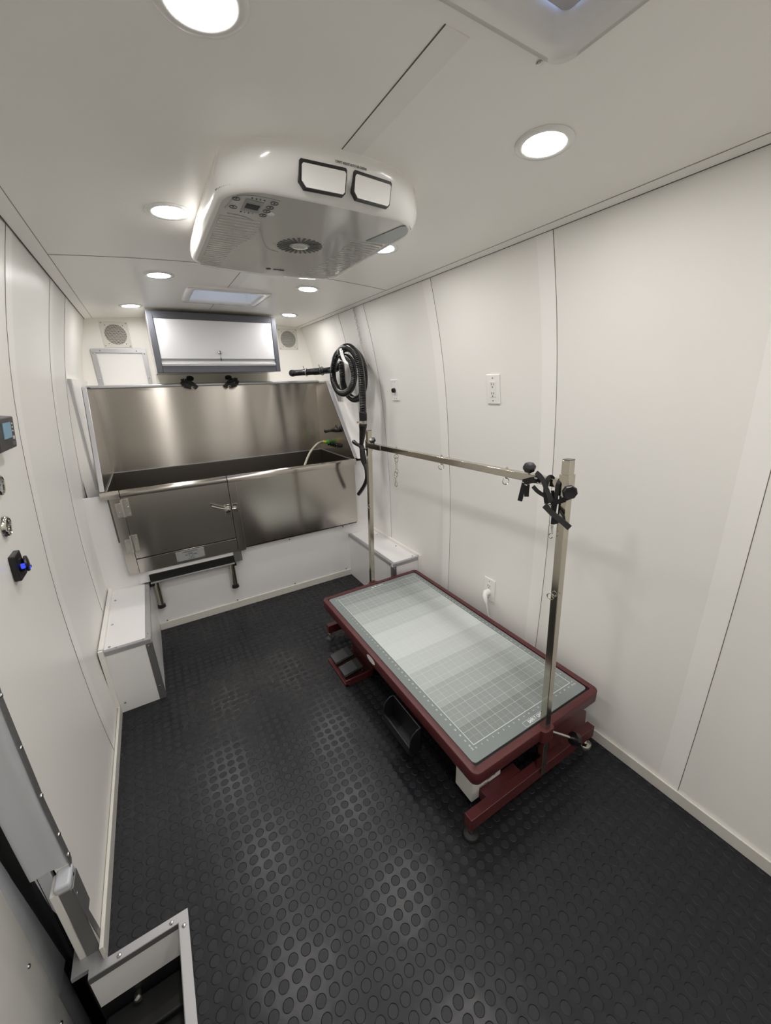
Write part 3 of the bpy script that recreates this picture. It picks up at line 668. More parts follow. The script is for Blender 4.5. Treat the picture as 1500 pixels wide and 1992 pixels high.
# the two air guides in the front face
def guide(x0, x1, z0, z1):
    def yf(x, z):
        u = (x - .473) / .256; t_ = (1.875 - z) / .05
        return .9165 + .018 * max(0, t_) + (.046 - .010 * t_) * u * u
    def sheet(xa, xb, za, zb, off, th, name, m, cut=.012, n=8):
        b = MB(); P = [(xa, za + cut), (xa + cut, za), (xb - cut * .4, za), (xb, za + cut * .4), (xb, zb - .003), (xb - .003, zb), (xa + .003, zb), (xa, zb - .003)]
        m_ = len(P); vs = [(x, yf(x, z) - off, z) for x, z in P] + [(x, yf(x, z) - off + th, z) for x, z in P]
        b.add(vs, [tuple(range(m_)), tuple(range(m_, 2 * m_))[::-1]] + [(i, (i + 1) % m_, m_ + (i + 1) % m_, m_ + i) for i in range(m_)])
        return b.build(name, m, ac, smooth=0)
    sheet(x0, x1, z0, z1, .0030, .010, 'air_guide_recess', BLACK)
    sheet(x0 + .005, x1 - .0025, z0 + .0022, z1 - .0062, .0045, .009, 'air_guide_flap', PLAST, .010)
guide(.366, .4715, 1.819, 1.8645); guide(.4875, .592, 1.819, 1.8655)
text("DON'T ADJUST AUTO AIR GUIDER", .0062, frame((.481, .9150, 1.8705), (1, .0, 0), (0, 0, 1)), INK, 'lettering', ac, sx=.78)
b = MB()
for i in range(9):
    a = pi + .28 + i * .055; rr = .105; ox, oy = .473 - .260 + rr, .948 + rr + .02
    for (z_, r_) in ((1.838, rr + .0005),):
        p = Vector((ox + r_ * cos(a), oy + r_ * sin(a), z_)); b.bar(p + Vector((0, 0, .014)), p - Vector((.001, 0, .014)), .0022, .0012, (cos(a), sin(a), 0))
b.build('side_slots', DARKG, ac, smooth=0)

# ------------------------------------------------------------------ grooming table
TX0, TX1, TY0, TY1, TZ, TB = .640, 1.280, .598, 1.813, .286, .238
tb = thing('grooming_table', 'maroon steel electric grooming table with a wide tray top, standing low on the black floor', 'table', (.96, 1.205, 0))
def rrect(x0, x1, y0, y1, r, z, n=8):
    pts = []
    for cx, cy, a0 in ((x1 - r, y1 - r, 0), (x0 + r, y1 - r, pi / 2), (x0 + r, y0 + r, pi), (x1 - r, y0 + r, 1.5 * pi)):
        for k in range(n + 1):
            a = a0 + pi / 2 * k / n; pts.append((cx + r * cos(a), cy + r * sin(a), z))
    return pts
b = MB(); RR = .024
sections = [rrect(TX0 + .001, TX1 - .001, TY0 + .001, TY1 - .001, RR, TB), rrect(TX0, TX1, TY0, TY1, RR, TB + .002), rrect(TX0, TX1, TY0, TY1, RR, TZ - .0025), rrect(TX0 + .0008, TX1 - .0008, TY0 + .0008, TY1 - .0008, RR, TZ - .0008), rrect(TX0 + .0025, TX1 - .0025, TY0 + .0025, TY1 - .0025, RR, TZ),
            rrect(TX0 + .0225, TX1 - .0225, TY0 + .0235, TY1 - .0235, .004, TZ), rrect(TX0 + .0235, TX1 - .0235, TY0 + .0245, TY1 - .0245, .004, TZ - .001), rrect(TX0 + .0235, TX1 - .0235, TY0 + .0245, TY1 - .0245, .004, TB), ]
n = 36; vs = [p for s_ in sections for p in s_]
fs = [(i * n + k, i * n + (k + 1) % n, ((i + 1) % 8) * n + (k + 1) % n, ((i + 1) % 8) * n + k) for i in range(8) for k in range(n)]
b.add(vs, fs); b.build('tray_rim', RED, tb, smooth=.7)
MB().box(TX0 + .02, TX1 - .02, TY0 + .02, TY1 - .02, .262, .2655).build('tray_bed', BLACKR, tb, smooth=0)
MB().box(TX0 + .024, TX1 - .024, TY0 + .025, TY1 - .025, .2655, .2765).build('rubber_underlay', BLACKR, tb, smooth=0, bevel=.002)
for yy, s in ((TY0, -1), (TY1, 1)):
    b = MB(); P = rrect(.939, .996, yy - .016 if s < 0 else yy - .02, yy + .02 if s < 0 else yy + .016, .017, .236); Q = [(x, y, TZ + .0005) for x, y, z in P]
    m_ = len(P); b.add(P + Q, [tuple(range(m_))[::-1], tuple(range(m_, 2 * m_))] + [(i, (i + 1) % m_, m_ + (i + 1) % m_, m_ + i) for i in range(m_)])
    b.build('pole_socket', RED, tb, bevel=.001)
# screw knobs holding the poles
for (p0, p1, p2) in (((.985, .594, .262), (1.075, .560, .205), (.5, -.35, -.2)), ((.95, 1.835, .262), (.905, 1.875, .225), (-.6, .5, -.3))):
    p0, p1 = Vector(p0), Vector(p1); ax = (p1 - p0).normalized()
    kn = MB().cyl(p0, p1, .0055, n=12).build('clamp_screw', CHROME, tb)
    MB().lathe(p1 - ax * .004, ax, [(.012, 0), (.023, .002), (.0235, .020), (.019, .025), (0, .026)], 9).build('knob', BLACK, kn, smooth=.4)
# base frame
for y0, y1, x0_ in ((.597, .629, .633), (1.806, 1.838, .660)):
    MB().box(x0_, 1.291, y0, y1, .048, .098).build('cross_beam', RED, tb, bevel=.002)
for x in (.80, 1.12):
    MB().box(x, x + .04, .629, 1.806, .05, .088).build('long_beam', RED, tb, bevel=.002)
MB().box(.73, .90, .629, .668, .05, .094).build('cable_lug', RED, tb, bevel=.002)
for x, s in ((.735, 1), (1.185, -1)):
    MB().bar((x, .70, .095), (x, 1.66, .215), .03, .035, (0, -.1, 1)).build('lift_arm', RED, tb, bevel=.002)
    MB().bar((x + .034 * s, 1.66, .095), (x + .034 * s, .74, .215), .026, .035, (0, .1, 1)).build('lift_arm', RED, tb, bevel=.002)
MB().box(.70, 1.22, .655, .685, .190, .236).box(.70, 1.22, 1.69, 1.72, .190, .236).build('top_subframe', RED, tb, bevel=.002)
MB().prism([(1.02, .130), (1.245, .130), (1.238, .192), (1.205, .222), (1.02, .222)], 'y', .612, .632).build('end_bracket', RED, tb, bevel=.002)
MB().cyl((1.0, .72, .115), (1.0, 1.45, .19), .022).cyl((.88, .70, .14), (1.06, .70, .14), .018).build('actuator', DARKG, tb)
bx = MB().box(.696, .832, .662, .745, .052, .236).build('control_box', PLAST2, tb, bevel=.003, label='cream white control box under the near left corner')
MB().box(.738, .800, .6612, .662, .079, .083).build('yellow_stripe', YEL, bx, smooth=0)
text('CONTROL', .0095, frame((.752, .6614, .098), (1, 0, 0), (0, 0, 1)), INK, 'lettering', bx); text('INPUT 110V', .008, frame((.785, .6614, .112), (1, 0, 0), (0, 0, 1)), INK, 'lettering', bx)
MB().cyl((.832, .70, .115), (.85, .70, .115), .022).build('cable_gland', PLAST2, bx)
for x, y, m_, rr in ((.651, .613, BLACKR, .028), (1.272, .613, CHROME, .026), (.672, 1.822, DARKG, .022), (1.268, 1.822, DARKG, .022)):
    ft = MB().cyl((x, y, .012), (x, y, .050), .0065, n=12).lathe((x, y, .030), (0, 0, 1), [(.0105, 0), (.0105, .008)], 6).build('levelling_foot', CHROME, tb, smooth=.5)
    MB().lathe((x, y, 0), (0, 0, 1), [(rr, 0), (rr, .004), (rr * .86, .010), (rr * .35, .014), (.006, .020)], 28).build('foot_pad', m_, ft)
# foot pedals, oval badge
ped = MB().box(.585, .745, 1.425, 1.43, .0, .036).box(.585, .60, 1.425, 1.655, .0, .012).box(.6, .75, 1.43, 1.655, .0, .012).prism([(1.425, .0), (1.655, .0), (1.655, .085), (1.50, .085), (1.425, .04)], 'x', .735, .745).box(.745, .80, 1.45, 1.64, .0, .09).build('pedal_housing', RED, tb, bevel=.0015)
for y0 in (1.448, 1.556):
    p = MB().box(.592, .700, y0, y0 + .082, .040, .050, Matrix.Rotation(radians(-9), 3, 'Y')).build('foot_pedal', BLACKR, ped, bevel=.002)
    MB().box(.594, .668, y0 + .004, y0 + .078, .0515, .054, Matrix.Rotation(radians(-9), 3, 'Y'), (.646, y0, .045)).build('grip_pad', DARKG, p, smooth=0)
    MB().lathe((.690, y0 - .002, .040), (0, -1, 0), [(.006, 0), (.006, .003), (0, .004)], 12).build('pivot_screw', SCREW, p)
b = MB(); P = [(TX0 - .0006, 1.2515 + .036 * cos(2 * pi * k / 28), .2615 + .0145 * sin(2 * pi * k / 28)) for k in range(28)]
b.add(P + [(x + .0006, y, z) for x, y, z in P], [tuple(range(28)), tuple(range(28, 56))[::-1]] + [(k, (k + 1) % 28, 28 + (k + 1) % 28, 28 + k) for k in range(28)])
bd = b.build('oval_badge', PLAST2, tb, smooth=0, label='small white oval badge')
# black tool pouch hooked under the rim
tp = MB()
prf = [(.632, .236), (.612, .236), (.592, .222), (.583, .200), (.580, .160), (.584, .137), (.600, .133), (.632, .133)]
for y in (.862, 1.046): tp.prism(prf, 'y', y, y + .005)
tp.prism([(.580, .132), (.632, .132), (.632, .137), (.588, .137), (.588, .168), (.580, .168)], 'y', .866, 1.048)
tp.prism([(.627, .132), (.632, .132), (.632, .236), (.627, .236)], 'y', .862, 1.051)
tp.build('tool_pouch', BLACK, tb, bevel=.0015, label='black plastic tool pouch on the left rim')

# ------------------------------------------------------------------ ruler mat on the tray
GX, GY = .7137, .6845
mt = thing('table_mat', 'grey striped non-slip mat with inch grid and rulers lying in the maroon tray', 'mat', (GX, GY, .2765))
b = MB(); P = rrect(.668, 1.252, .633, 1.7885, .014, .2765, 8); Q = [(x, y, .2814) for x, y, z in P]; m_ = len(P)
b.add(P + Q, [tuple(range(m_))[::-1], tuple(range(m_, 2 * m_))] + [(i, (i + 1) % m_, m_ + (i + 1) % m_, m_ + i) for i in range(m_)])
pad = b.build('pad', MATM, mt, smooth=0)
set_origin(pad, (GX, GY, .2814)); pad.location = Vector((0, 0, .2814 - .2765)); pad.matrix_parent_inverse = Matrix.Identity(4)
mt.rotation_euler.z = -.0061 * 0
IN = .0254; ZT = .28155
mes = []
def lab(body, x, y, xd, yd, s=.0085): mes.append(text(body, s, frame((x, y, ZT), xd, yd), WINK, None, None, ext=.00005))
for i in range(0, 21):
    t_ = str(i) if i < 20 else '20 (in)'
    lab(t_, GX + i * IN + (.004 if i == 20 else 0), GY - .0125, (1, 0, 0), (0, 1, 0))
    lab(t_, GX + (20 - i) * IN - (.004 if i == 20 else 0), GY + 42 * IN + .0115, (-1, 0, 0), (0, -1, 0), .0075)
for i in range(0, 43):
    t_ = str(i) if i < 42 else '42 (in)'
    lab(t_, GX - .0135, GY + (42 - i) * IN - (.003 if i == 42 else 0), (0, -1, 0), (1, 0, 0))
    lab(t_, GX + 20 * IN + .0125, GY + i * IN + (.003 if i == 42 else 0), (0, 1, 0), (-1, 0, 0))
bm = bmesh.new()
for me in mes: bm.from_mesh(me)
me = bpy.data.meshes.new('ruler_numbers'); bm.to_mesh(me); bm.free(); me.materials.append(WINK)
for q_ in mes: bpy.data.meshes.remove(q_)
o = bpy.data.objects.new('ruler_numbers', me); C.objects.link(o); o.parent = mt; o.matrix_parent_inverse = Matrix.Translation(-tree_loc(mt))
text('SAFE-T GRIP', .0168, frame((.9725, .6465, ZT), (1, 0, 0), (0, 1, 0)), WINK, 'lettering', mt, ext=.00005, bold=.0005, sx=.80)
b = MB(); P = rrect(.914, 1.032, .636, .657, .003, ZT, 4); Q = rrect(.9148, 1.0312, .6368, .6562, .0024, ZT, 4); m_ = len(P)
b.add(P + Q, [(i, (i + 1) % m_, m_ + (i + 1) % m_, m_ + i) for i in range(m_)]); b.build('lettering_border', WINK, mt, smooth=0)
text('FAMILY', .0125, frame((.992, 1.7695, ZT), (-1, 0, 0), (0, -1, 0)), WINK, 'lettering', mt, ext=.00005, bold=.0004)
text('PET', .0125, frame((.938, 1.7695, ZT), (-1, 0, 0), (0, -1, 0)), WINK, 'lettering', mt, ext=.00005, bold=.0004)
MB().lathe((.960, 1.7695, ZT), (0, 0, 1), [(.0062, 0), (.0062, .0001)], 18).build('emblem', WINK, mt)

# ------------------------------------------------------------------ grooming arm (two poles and a crossbar)
ga = thing('grooming_gantry', 'H-shaped steel grooming frame of two square poles and a crossbar clamped over the table', 'grooming frame', (.966, 1.2, .285))
def pole(pts, nm, wd=.0242):
    b = MB()
    for a_, c_ in zip(pts[:-1], pts[1:]): b.bar(a_, c_, wd, wd, (0, 1, 0))
    return b.build(nm, POLE, ga, bevel=.0015)
NP0, NP1 = Vector((.967, .597, .085)), Vector((.9635, .636, 1.205))
FP0, FP1 = Vector((.967, 1.829, .10)), Vector((.9655, 1.782, 1.188))
pn_ = pole([NP0, NP1], 'pole'); pf_ = pole([FP0, FP1], 'pole')
MB().bar(NP1, NP1 + Vector((0, .0001, .003)), .0225, .0225, (0, 1, 0)).build('end_plug', ALUD, pn_)
MB().bar(FP1, FP1 + Vector((0, -.0001, .003)), .0225, .0225, (0, 1, 0)).build('end_plug', ALUD, pf_)
def zb(y): return 1.1355 - .0205 * (y - .65)
BXc = .9645
cb = MB().bar((BXc, .648, zb(.648)), (BXc, 1.68, zb(1.68)), .0235, .0235).build('crossbar', POLE, ga, bevel=.0015)
MB().bar((BXc, 1.645, zb(1.645)), (BXc, 1.775, zb(1.775)), .0275, .0275).build('bar_sleeve', POLE, ga, bevel=.0015)
def on(P0, P1, z): t_ = (z - P0.z) / (P1.z - P0.z); return P0.lerp(P1, t_)
MB().bar(on(NP0, NP1, 1.104), on(NP0, NP1, 1.166), .0296, .0296, (0, 1, 0)).build('clamp_sleeve', POLE, ga, bevel=.001)
MB().bar(on(FP0, FP1, 1.082), on(FP0, FP1, 1.138), .0296, .0296, (0, 1, 0)).build('clamp_sleeve', POLE, ga, bevel=.001)
def knob(p, ax, stem, r_=.0185, nm='clamp_knob', lobes=8):
    ax = Vector(ax).normalized(); p = Vector(p)
    k = MB().cyl(p - ax * stem, p, .0045, n=10).build('knob_stem', CHROME, ga)
    MB().lathe(p, ax, [(r_ * .5, -.004), (r_ * .96, 0), (r_, .003), (r_, .012), (r_ * .86, .0155), (r_ * .4, .0145), (0, .014)], lobes).build('knob_cap', BLACK, k, smooth=.35)
knob((.933, .604, 1.128), (-.62, -.75, .0), .03, .0195)
knob((.950, .752, 1.162), (-.45, -.35, .85), .03, .0185)
knob((.955, 1.722, 1.140), (-.55, -.25, .8), .03, .0165)
knob((.946, 1.80, 1.092), (-.9, .1, .0), .022, .006)
for y in (1.518, 1.185, .851):
    z = zb(y)
    r1 = MB().cyl((BXc, y, z - .016), (BXc, y, z + .020), .0028, n=10).lathe((BXc, y, z + .0118), (0, 0, 1), [(.0055, 0), (.0055, .0045)], 6).torus((BXc, y, z - .0285), (.5, 1, 0), .0105, .0019, 24, 8).build('eye_bolt', CHROME, ga)
e1 = MB().torus((BXc - .020, .627, .790), (1, .3, .2), .011, .0018, 24, 8).torus((BXc - .012, .612, .800), (0, 1, .6), .009, .0016, 20, 8, arc=4.4).build('pole_hook', CHROME, ga)
e2 = MB().torus((BXc - .018, 1.778, .778), (1, .3, .2), .011, .0018, 24, 8).torus((BXc - .012, 1.768, .790), (0, 1, .6), .009, .0016, 20, 8, arc=4.4).build('pole_hook', CHROME, ga)

# bolt snaps hanging from the crossbar
def bolt_snap(x, y, zt, L_, label, tilt=0.0):
    t = thing('bolt_snap', label, 'snap hook', (x, y, zt), 'bolt snaps hanging from the crossbar')
    dx = Vector((.25, -1, 0)).normalized()
    def pt(s_, o_=0): return Vector((x, y, zt)) + Vector((0, 0, -s_)) + dx * o_
    b = MB().torus(pt(.010), dx.cross(Vector((0, 0, 1))), .0098, .0022, 22, 8, up=(0, 0, 1), sx=1.25).tube([pt(.020), pt(.024), pt(.044), pt(L_ - .026)], [.0032, .0048, .0042, .0046], 12).cyl(pt(.028), pt(.028, -.009), .0022)
    b.build('swivel_body', CHROME, t)
    MB().tube([pt(L_ - .026), pt(L_ - .020, .007), pt(L_ - .012, .010), pt(L_ - .004, .006), pt(L_, 0), pt(L_ - .004, -.006), pt(L_ - .014, -.007), pt(L_ - .026, -.002)], .0022, 8).build('hook', CHROME, t)
    return t
bolt_snap(.9655, 1.520, 1.0845, .078, 'steel bolt snap hooked in the ring of the crossbar, upper of two linked snaps')
bolt_snap(.9655, 1.526, 1.0135, .072, 'steel bolt snap dangling free, lower of two linked snaps at the crossbar')

# black grooming straps looped round the near end of the crossbar
gs = thing('grooming_strap', 'tangle of black nylon grooming straps wound round the near end of the crossbar', 'strap', (.95, .69, 1.10))
def ribbon(pts, wd, name, th=.0022, nrm=(-.85, -.5, .1), per=5, m_=NYLON):
    P = smooth_path(pts, per); nn = Vector(nrm).normalized(); vs = []; n = len(P)
    for i, p in enumerate(P):
        t = (P[min(n - 1, i + 1)] - P[max(0, i - 1)]).normalized(); sd = t.cross(nn).normalized(); no = sd.cross(t).normalized()
        for a_, c_ in ((-1, -1), (1, -1), (1, 1), (-1, 1)): vs.append(p + sd * a_ * wd / 2 + no * c_ * th / 2)
    fs = [(0, 3, 2, 1), (4 * n - 4, 4 * n - 3, 4 * n - 2, 4 * n - 1)] + [(4 * i + k, 4 * i + (k + 1) % 4, 4 * i + 4 + (k + 1) % 4, 4 * i + 4 + k) for i in range(n - 1) for k in range(4)]
    return MB().add(vs, fs).build(name, m_, gs, smooth=.6)
W_ = .0118
ribbon([(0.97, 0.6784, 1.1379), (0.955, 0.6797, 1.151), (0.944, 0.6812, 1.144), (0.942, 0.6831, 1.1245), (0.942, 0.6818, 1.1064), (0.942, 0.6784, 1.0886), (0.942, 0.6735, 1.0742)], 0.0128, 'strap_loop')
ribbon([(0.985, 0.6492, 1.148), (0.96, 0.6492, 1.150), (0.945, 0.6464, 1.143), (0.942, 0.6468, 1.1292), (0.942, 0.6465, 1.1083), (0.942, 0.646, 1.0872), (0.942, 0.6469, 1.0655), (0.942, 0.6478, 1.0435), (0.942, 0.6477, 1.0184)], 0.0104, 'strap_loop')
ribbon([(0.938, 0.7176, 1.1597), (0.938, 0.7025, 1.1518), (0.938, 0.6904, 1.1389), (0.938, 0.6829, 1.1267), (0.938, 0.6714, 1.1094), (0.938, 0.6629, 1.0961), (0.938, 0.6578, 1.082)], 0.0128, 'strap_loop')
ribbon([(0.95, 0.7328, 1.1127), (0.95, 0.7188, 1.103), (0.95, 0.7036, 1.0969), (0.95, 0.6889, 1.0932), (0.95, 0.676, 1.0877)], 0.0116, 'strap_loop')
ribbon([(0.934, 0.5995, 1.1133), (0.934, 0.6124, 1.1058), (0.934, 0.6269, 1.0957), (0.934, 0.642, 1.0867), (0.934, 0.653, 1.0809)], 0.0128, 'strap_loop')
ribbon([(0.93, 0.672, 1.0715), (0.93, 0.6545, 1.0610), (0.93, 0.6398, 1.0529), (0.93, 0.6208, 1.045), (0.93, 0.6036, 1.0374), (0.93, 0.5868, 1.029)], 0.0152, 'padded_strap', .006)
ribbon([(0.938, 0.7546, 1.1261), (0.938, 0.7577, 1.1094), (0.938, 0.7608, 1.0925), (0.938, 0.7639, 1.0754), (0.938, 0.7664, 1.0615)], 0.0140, 'padded_strap', .006)
ribbon([(0.945, 0.7495, 1.1163), (0.945, 0.7497, 1.1003), (0.945, 0.7496, 1.0873), (0.945, 0.7486, 1.0777)], 0.0134, 'padded_strap', .005)
ribbon([(0.938, 0.7581, 1.1223), (0.938, 0.7435, 1.1284), (0.938, 0.7293, 1.1343), (0.938, 0.715, 1.1371)], 0.0183, 'padded_strap', .006)
ribbon([(0.945, 0.6571, 1.0622), (0.945, 0.6538, 1.0491), (0.945, 0.6455, 1.0373), (0.945, 0.6369, 1.0226)], 0.0104, 'strap_loop')
ribbon([(0.982, 0.6881, 1.104), (0.982, 0.6843, 1.0876), (0.975, 0.6782, 1.0668), (0.975, 0.6735, 1.0457)], 0.0092, 'strap_loop')
ribbon([(0.947, 0.6337, 1.0635), (0.947, 0.6262, 1.0563), (0.947, 0.6196, 1.049), (0.947, 0.6157, 1.0378)], 0.0067, 'strap_loop')
ribbon([(0.95, 0.6803, 1.1084), (0.95, 0.6721, 1.0979), (0.95, 0.6638, 1.086), (0.95, 0.6609, 1.0759)], 0.0092, 'strap_loop')
ribbon([(0.945, 0.717, 1.1527), (0.945, 0.7101, 1.1401), (0.945, 0.7145, 1.1315)], 0.0146, 'strap_loop')
for p in ((0.936, 0.669, 1.0741), (0.936, 0.6605, 1.0747), (0.936, 0.7463, 1.117), (0.936, 0.7142, 1.1437), (0.936, 0.7583, 1.1225)):
    p = Vector(p); MB().bar(p - Vector((0, .0045, .001)), p + Vector((0, .0045, .001)), .004, .007, (-1, 0, 0)).build('buckle', CHROME, gs, bevel=.001)
MB().tube([(0.94, 0.6481, 1.0171), (0.94, 0.647, 1.0111), (0.94, 0.6464, 1.0033), (0.94, 0.6452, 0.997)], [.0034, .0036, .0022, .0024], 10).build('snap_body', CHROME, gs)
MB().tube(smooth_path([(0.94, 0.6432, 0.9960), (0.94, 0.6428, 0.9916), (0.94, 0.6487, 0.9905), (0.94, 0.6548, 0.9836), (0.94, 0.6531, 0.9769), (0.94, 0.6471, 0.9753), (0.94, 0.6417, 0.9803)], 4), .0014, 8).build('snap_hook_end', CHROME, gs)
MB().tube([(0.94, 0.6452, 0.9975), (0.94, 0.6440, 0.9955)], .0022, 8).build('snap_joint', CHROME, gs)

# ------------------------------------------------------------------ dryer hose
def corrugated(path, rad, name, parent, pitch=.0100, amp=.0022, n=16, per=10):
    P = resample(smooth_path(path, per), pitch / 4); R_ = [rad + amp * (1, .25, -1, .25)[i % 4] for i in range(len(P))]
    return MB().tube(P, R_, n).build(name, HOSE, parent, smooth=1.2)
dh = thing('dryer_hose', 'black corrugated dryer hose coiled in loops on a white hook beside the tub', 'hose', (1.15, 2.35, 1.5))
coil = [(1.21, 2.801, 1.521), (1.22, 2.70, 1.528), (1.222, 2.645, 1.548), (1.222, 2.618, 1.553), (1.222, 2.609, 1.503), (1.222, 2.606, 1.43), (1.222, 2.564, 1.37), (1.222, 2.499, 1.334), (1.222, 2.433, 1.321), (1.222, 2.351, 1.34), (1.222, 2.291, 1.408), (1.217, 2.273, 1.49), (1.207, 2.291, 1.562), (1.197, 2.356, 1.618), (1.187, 2.429, 1.640), (1.177, 2.515, 1.633), (1.162, 2.577, 1.589), (1.15, 2.603, 1.51), (1.14, 2.577, 1.438), (1.138, 2.514, 1.381), (1.138, 2.421, 1.363), (1.140, 2.33, 1.387), (1.142, 2.278, 1.443), (1.144, 2.274, 1.497), (1.146, 2.308, 1.55), (1.148, 2.365, 1.578), (1.148, 2.425, 1.585)]
corrugated([(1.118, 2.945, 1.517), (1.16, 2.87, 1.517)] + coil, .0205, 'hose_coil', dh)
corrugated([(1.148, 2.425, 1.585), (1.140, 2.440, 1.605), (1.135, 2.40, 1.630), (1.13, 2.306, 1.634), (1.125, 2.225, 1.607), (1.128, 2.178, 1.56), (1.133, 2.163, 1.502), (1.142, 2.170, 1.425), (1.152, 2.187, 1.345), (1.157, 2.200, 1.262), (1.159, 2.208, 1.243)], .0215, 'hose_drop', dh)
corrugated([(1.002, 3.045, 1.511), (1.02, 3.018, 1.511), (1.055, 3.0, 1.513), (1.085, 2.98, 1.515)], .0215, 'hose_inlet', dh, amp=.0012)
MB().lathe((1.004, 3.040, 1.511), (-.7, -.7, 0), [(.023, -.03), (.0255, -.008), (.0235, .012), (.014, .022), (0, .025)], 20).build('hose_end', BLACK, dh)
MB().tube(smooth_path([(1.075, 2.985, 1.5145), (1.10, 2.968, 1.5155), (1.135, 2.92, 1.5165), (1.165, 2.862, 1.517)], 5), [.0225] * 5 + [.0225] * 5 + [.0245] * 6, 20).build('hose_sleeve', HOSE, dh)
MB().tube([(1.159, 2.205, 1.252), (1.160, 2.208, 1.250), (1.163, 2.214, 1.203), (1.163, 2.214, 1.199)], [.020, .0245, .0245, .0225], 24).build('cuff', BLACKR, dh)
MB().cyl((1.163, 2.215, 1.199), (1.164, 2.217, 1.180), .0252, .0248, 28).box(1.118, 1.146, 2.200, 2.218, 1.184, 1.194).build('hose_clamp', HINGE, dh)
nz = MB().tube([(1.164, 2.219, 1.178), (1.164, 2.220, 1.172), (1.1645, 2.224, 1.166), (1.165, 2.230, 1.135), (1.165, 2.257, 1.049), (1.165, 2.262, 1.032)], [.0225, .0258, .0258, .0225, .0145, .014], 22).build('nozzle_neck', BLACK, dh)
nz.name = 'nozzle'
MB().lathe((1.160, 2.258, 1.028), (0, -1, 0), [(0, -.014), (.012, -.012), (.0155, 0), (.012, .012), (0, .014)], 18).build('swivel', BLACK, dh)
MB().tube(smooth_path([(1.165, 2.262, 1.036), (1.165, 2.251, 1.005), (1.165, 2.246, .97), (1.166, 2.236, .93), (1.167, 2.224, .902)], 4), [.013, .0165, .017, .017, .018, .0185, .019, .019, .0195, .020, .0195, .0195, .018, .0165, .0145, .013, .0125], 18).build('handle', BLACK, dh)
MB().tube(smooth_path([(1.163, 2.372, 1.055), (1.163, 2.360, 1.045), (1.163, 2.32, 1.035), (1.164, 2.27, 1.03), (1.165, 2.240, 1.012)], 4), [.006, .011, .0125, .0135, .0135, .0135, .013, .0125, .012, .012, .012, .012, .012, .012, .012, .011, .008], 14).build('handle', BLACK, dh)
MB().tube(smooth_path([(1.167, 2.226, .912), (1.167, 2.213, .885), (1.167, 2.207, .86), (1.167, 2.210, .82), (1.166, 2.238, .775), (1.165, 2.285, .728), (1.164, 2.335, .685)], 6), [.0125] * 20 + [.013] * 8 + [.0135] * 9, 18).build('curved_spout', BLACK, dh)
hk = thing('hose_hook', 'white plastic hook holding the coiled black dryer hose', 'hook', (1.12, 2.35, 1.57))
path = [(1.112, 2.367, 1.632), (1.110, 2.363, 1.615), (1.112, 2.357, 1.591), (1.115, 2.341, 1.565), (1.12, 2.315, 1.545), (1.15, 2.305, 1.535), (1.20, 2.33, 1.535), (1.268, 2.35, 1.535)]
P = smooth_path(path, 5); vs = []; n = len(P)
for i, p in enumerate(P):
    t_ = (P[min(n - 1, i + 1)] - P[max(0, i - 1)]).normalized(); sd = t_.cross(Vector((-.6, -.8, 0))).normalized(); no = sd.cross(t_).normalized()
    for a_, c_ in ((-1, -1), (1, -1), (1, 1), (-1, 1)): vs.append(p + sd * a_ * (.0105 if i < 14 else max(.005, .0105 - (i - 14) * .0006)) + no * c_ * .0035)
MB().add(vs, [(0, 3, 2, 1), (4 * n - 4, 4 * n - 3, 4 * n - 2, 4 * n - 1)] + [(4 * i + k, 4 * i + (k + 1) % 4, 4 * i + 4 + (k + 1) % 4, 4 * i + 4 + k) for i in range(n - 1) for k in range(4)]).build('hook_arm', PLAST, hk, bevel=.002)
MB().lathe((1.109, 2.362, 1.622), (-.6, -.8, 0), [(.0055, 0), (.0055, .001), (.003, .0015)], 14).build('screw', SCREW, hk)
for (x, y, z, ang, lbl) in ((1.094, 2.972, 1.515, .75, 'dark pipe clip round the horizontal hose above the tub, left one'), (1.172, 2.852, 1.518, 1.1, 'thin grey pipe clip round the horizontal hose next to the coil, right one')):
    hc = thing('pipe_clip', lbl, 'pipe clip', (x, y, z), 'pipe clips on the dryer hose')
    MB().torus((x, y, z), (cos(-ang), sin(-ang), 0), .0275, .0030, 26, 8).build('clip_ring', ALU if ang < 1 else DARKG, hc)
    MB().bar((x - .012, y + .012, z + .022), (x - .012, y + .03, z + .045), .006, .004).build('clip_arm', ALUD, hc)

# ------------------------------------------------------------------ chain lying down the wall by the hose
ch = thing('wall_chain', 'thin metal chain hanging down the right wall from the ceiling above the hose', 'chain', (1.2, 2.318, 1.85))
b = MB(); z = 1.852; i = 0
while z > 1.662:
    y = 2.318 + .012 * (1.856 - z) / .2; off = .008
    c_ = Vector((wx(z, 1) - off, y, z)); dn = Vector((wx(z - .01, 1) - wx(z, 1), 0, -.01)).normalized(); sdv = Vector((0, 1, 0))
    b.torus(c_ + sdv * (.002 if i % 2 else -.002), dn.cross(sdv).normalized() if i % 2 == 0 else (sdv * .9 + dn.cross(sdv) * .45).normalized(), .0052, .0013, 16, 6, sx=1.5, up=dn)
    if i % 2 == 0: b.bar(c_ + sdv * -.006, c_ + sdv * -.016 + dn * .002, .0028, .0028); b.bar(c_ + sdv * .006 + dn * .008, c_ + sdv * .012 + dn * .008, .0022, .0022)
    z -= .0165; i += 1
b.build('links', ALU, ch)
MB().tube(smooth_path([(wx(1.665, 1) - .006, 2.331, 1.668), (wx(1.64, 1) - .008, 2.350, 1.644), (wx(1.6, 1) - .008, 2.335, 1.60), (wx(1.57, 1) - .008, 2.322, 1.566), (wx(1.53, 1) - .006, 2.31, 1.53)], 5), .0028, 8).build('pull_cord', PLAST2, ch)

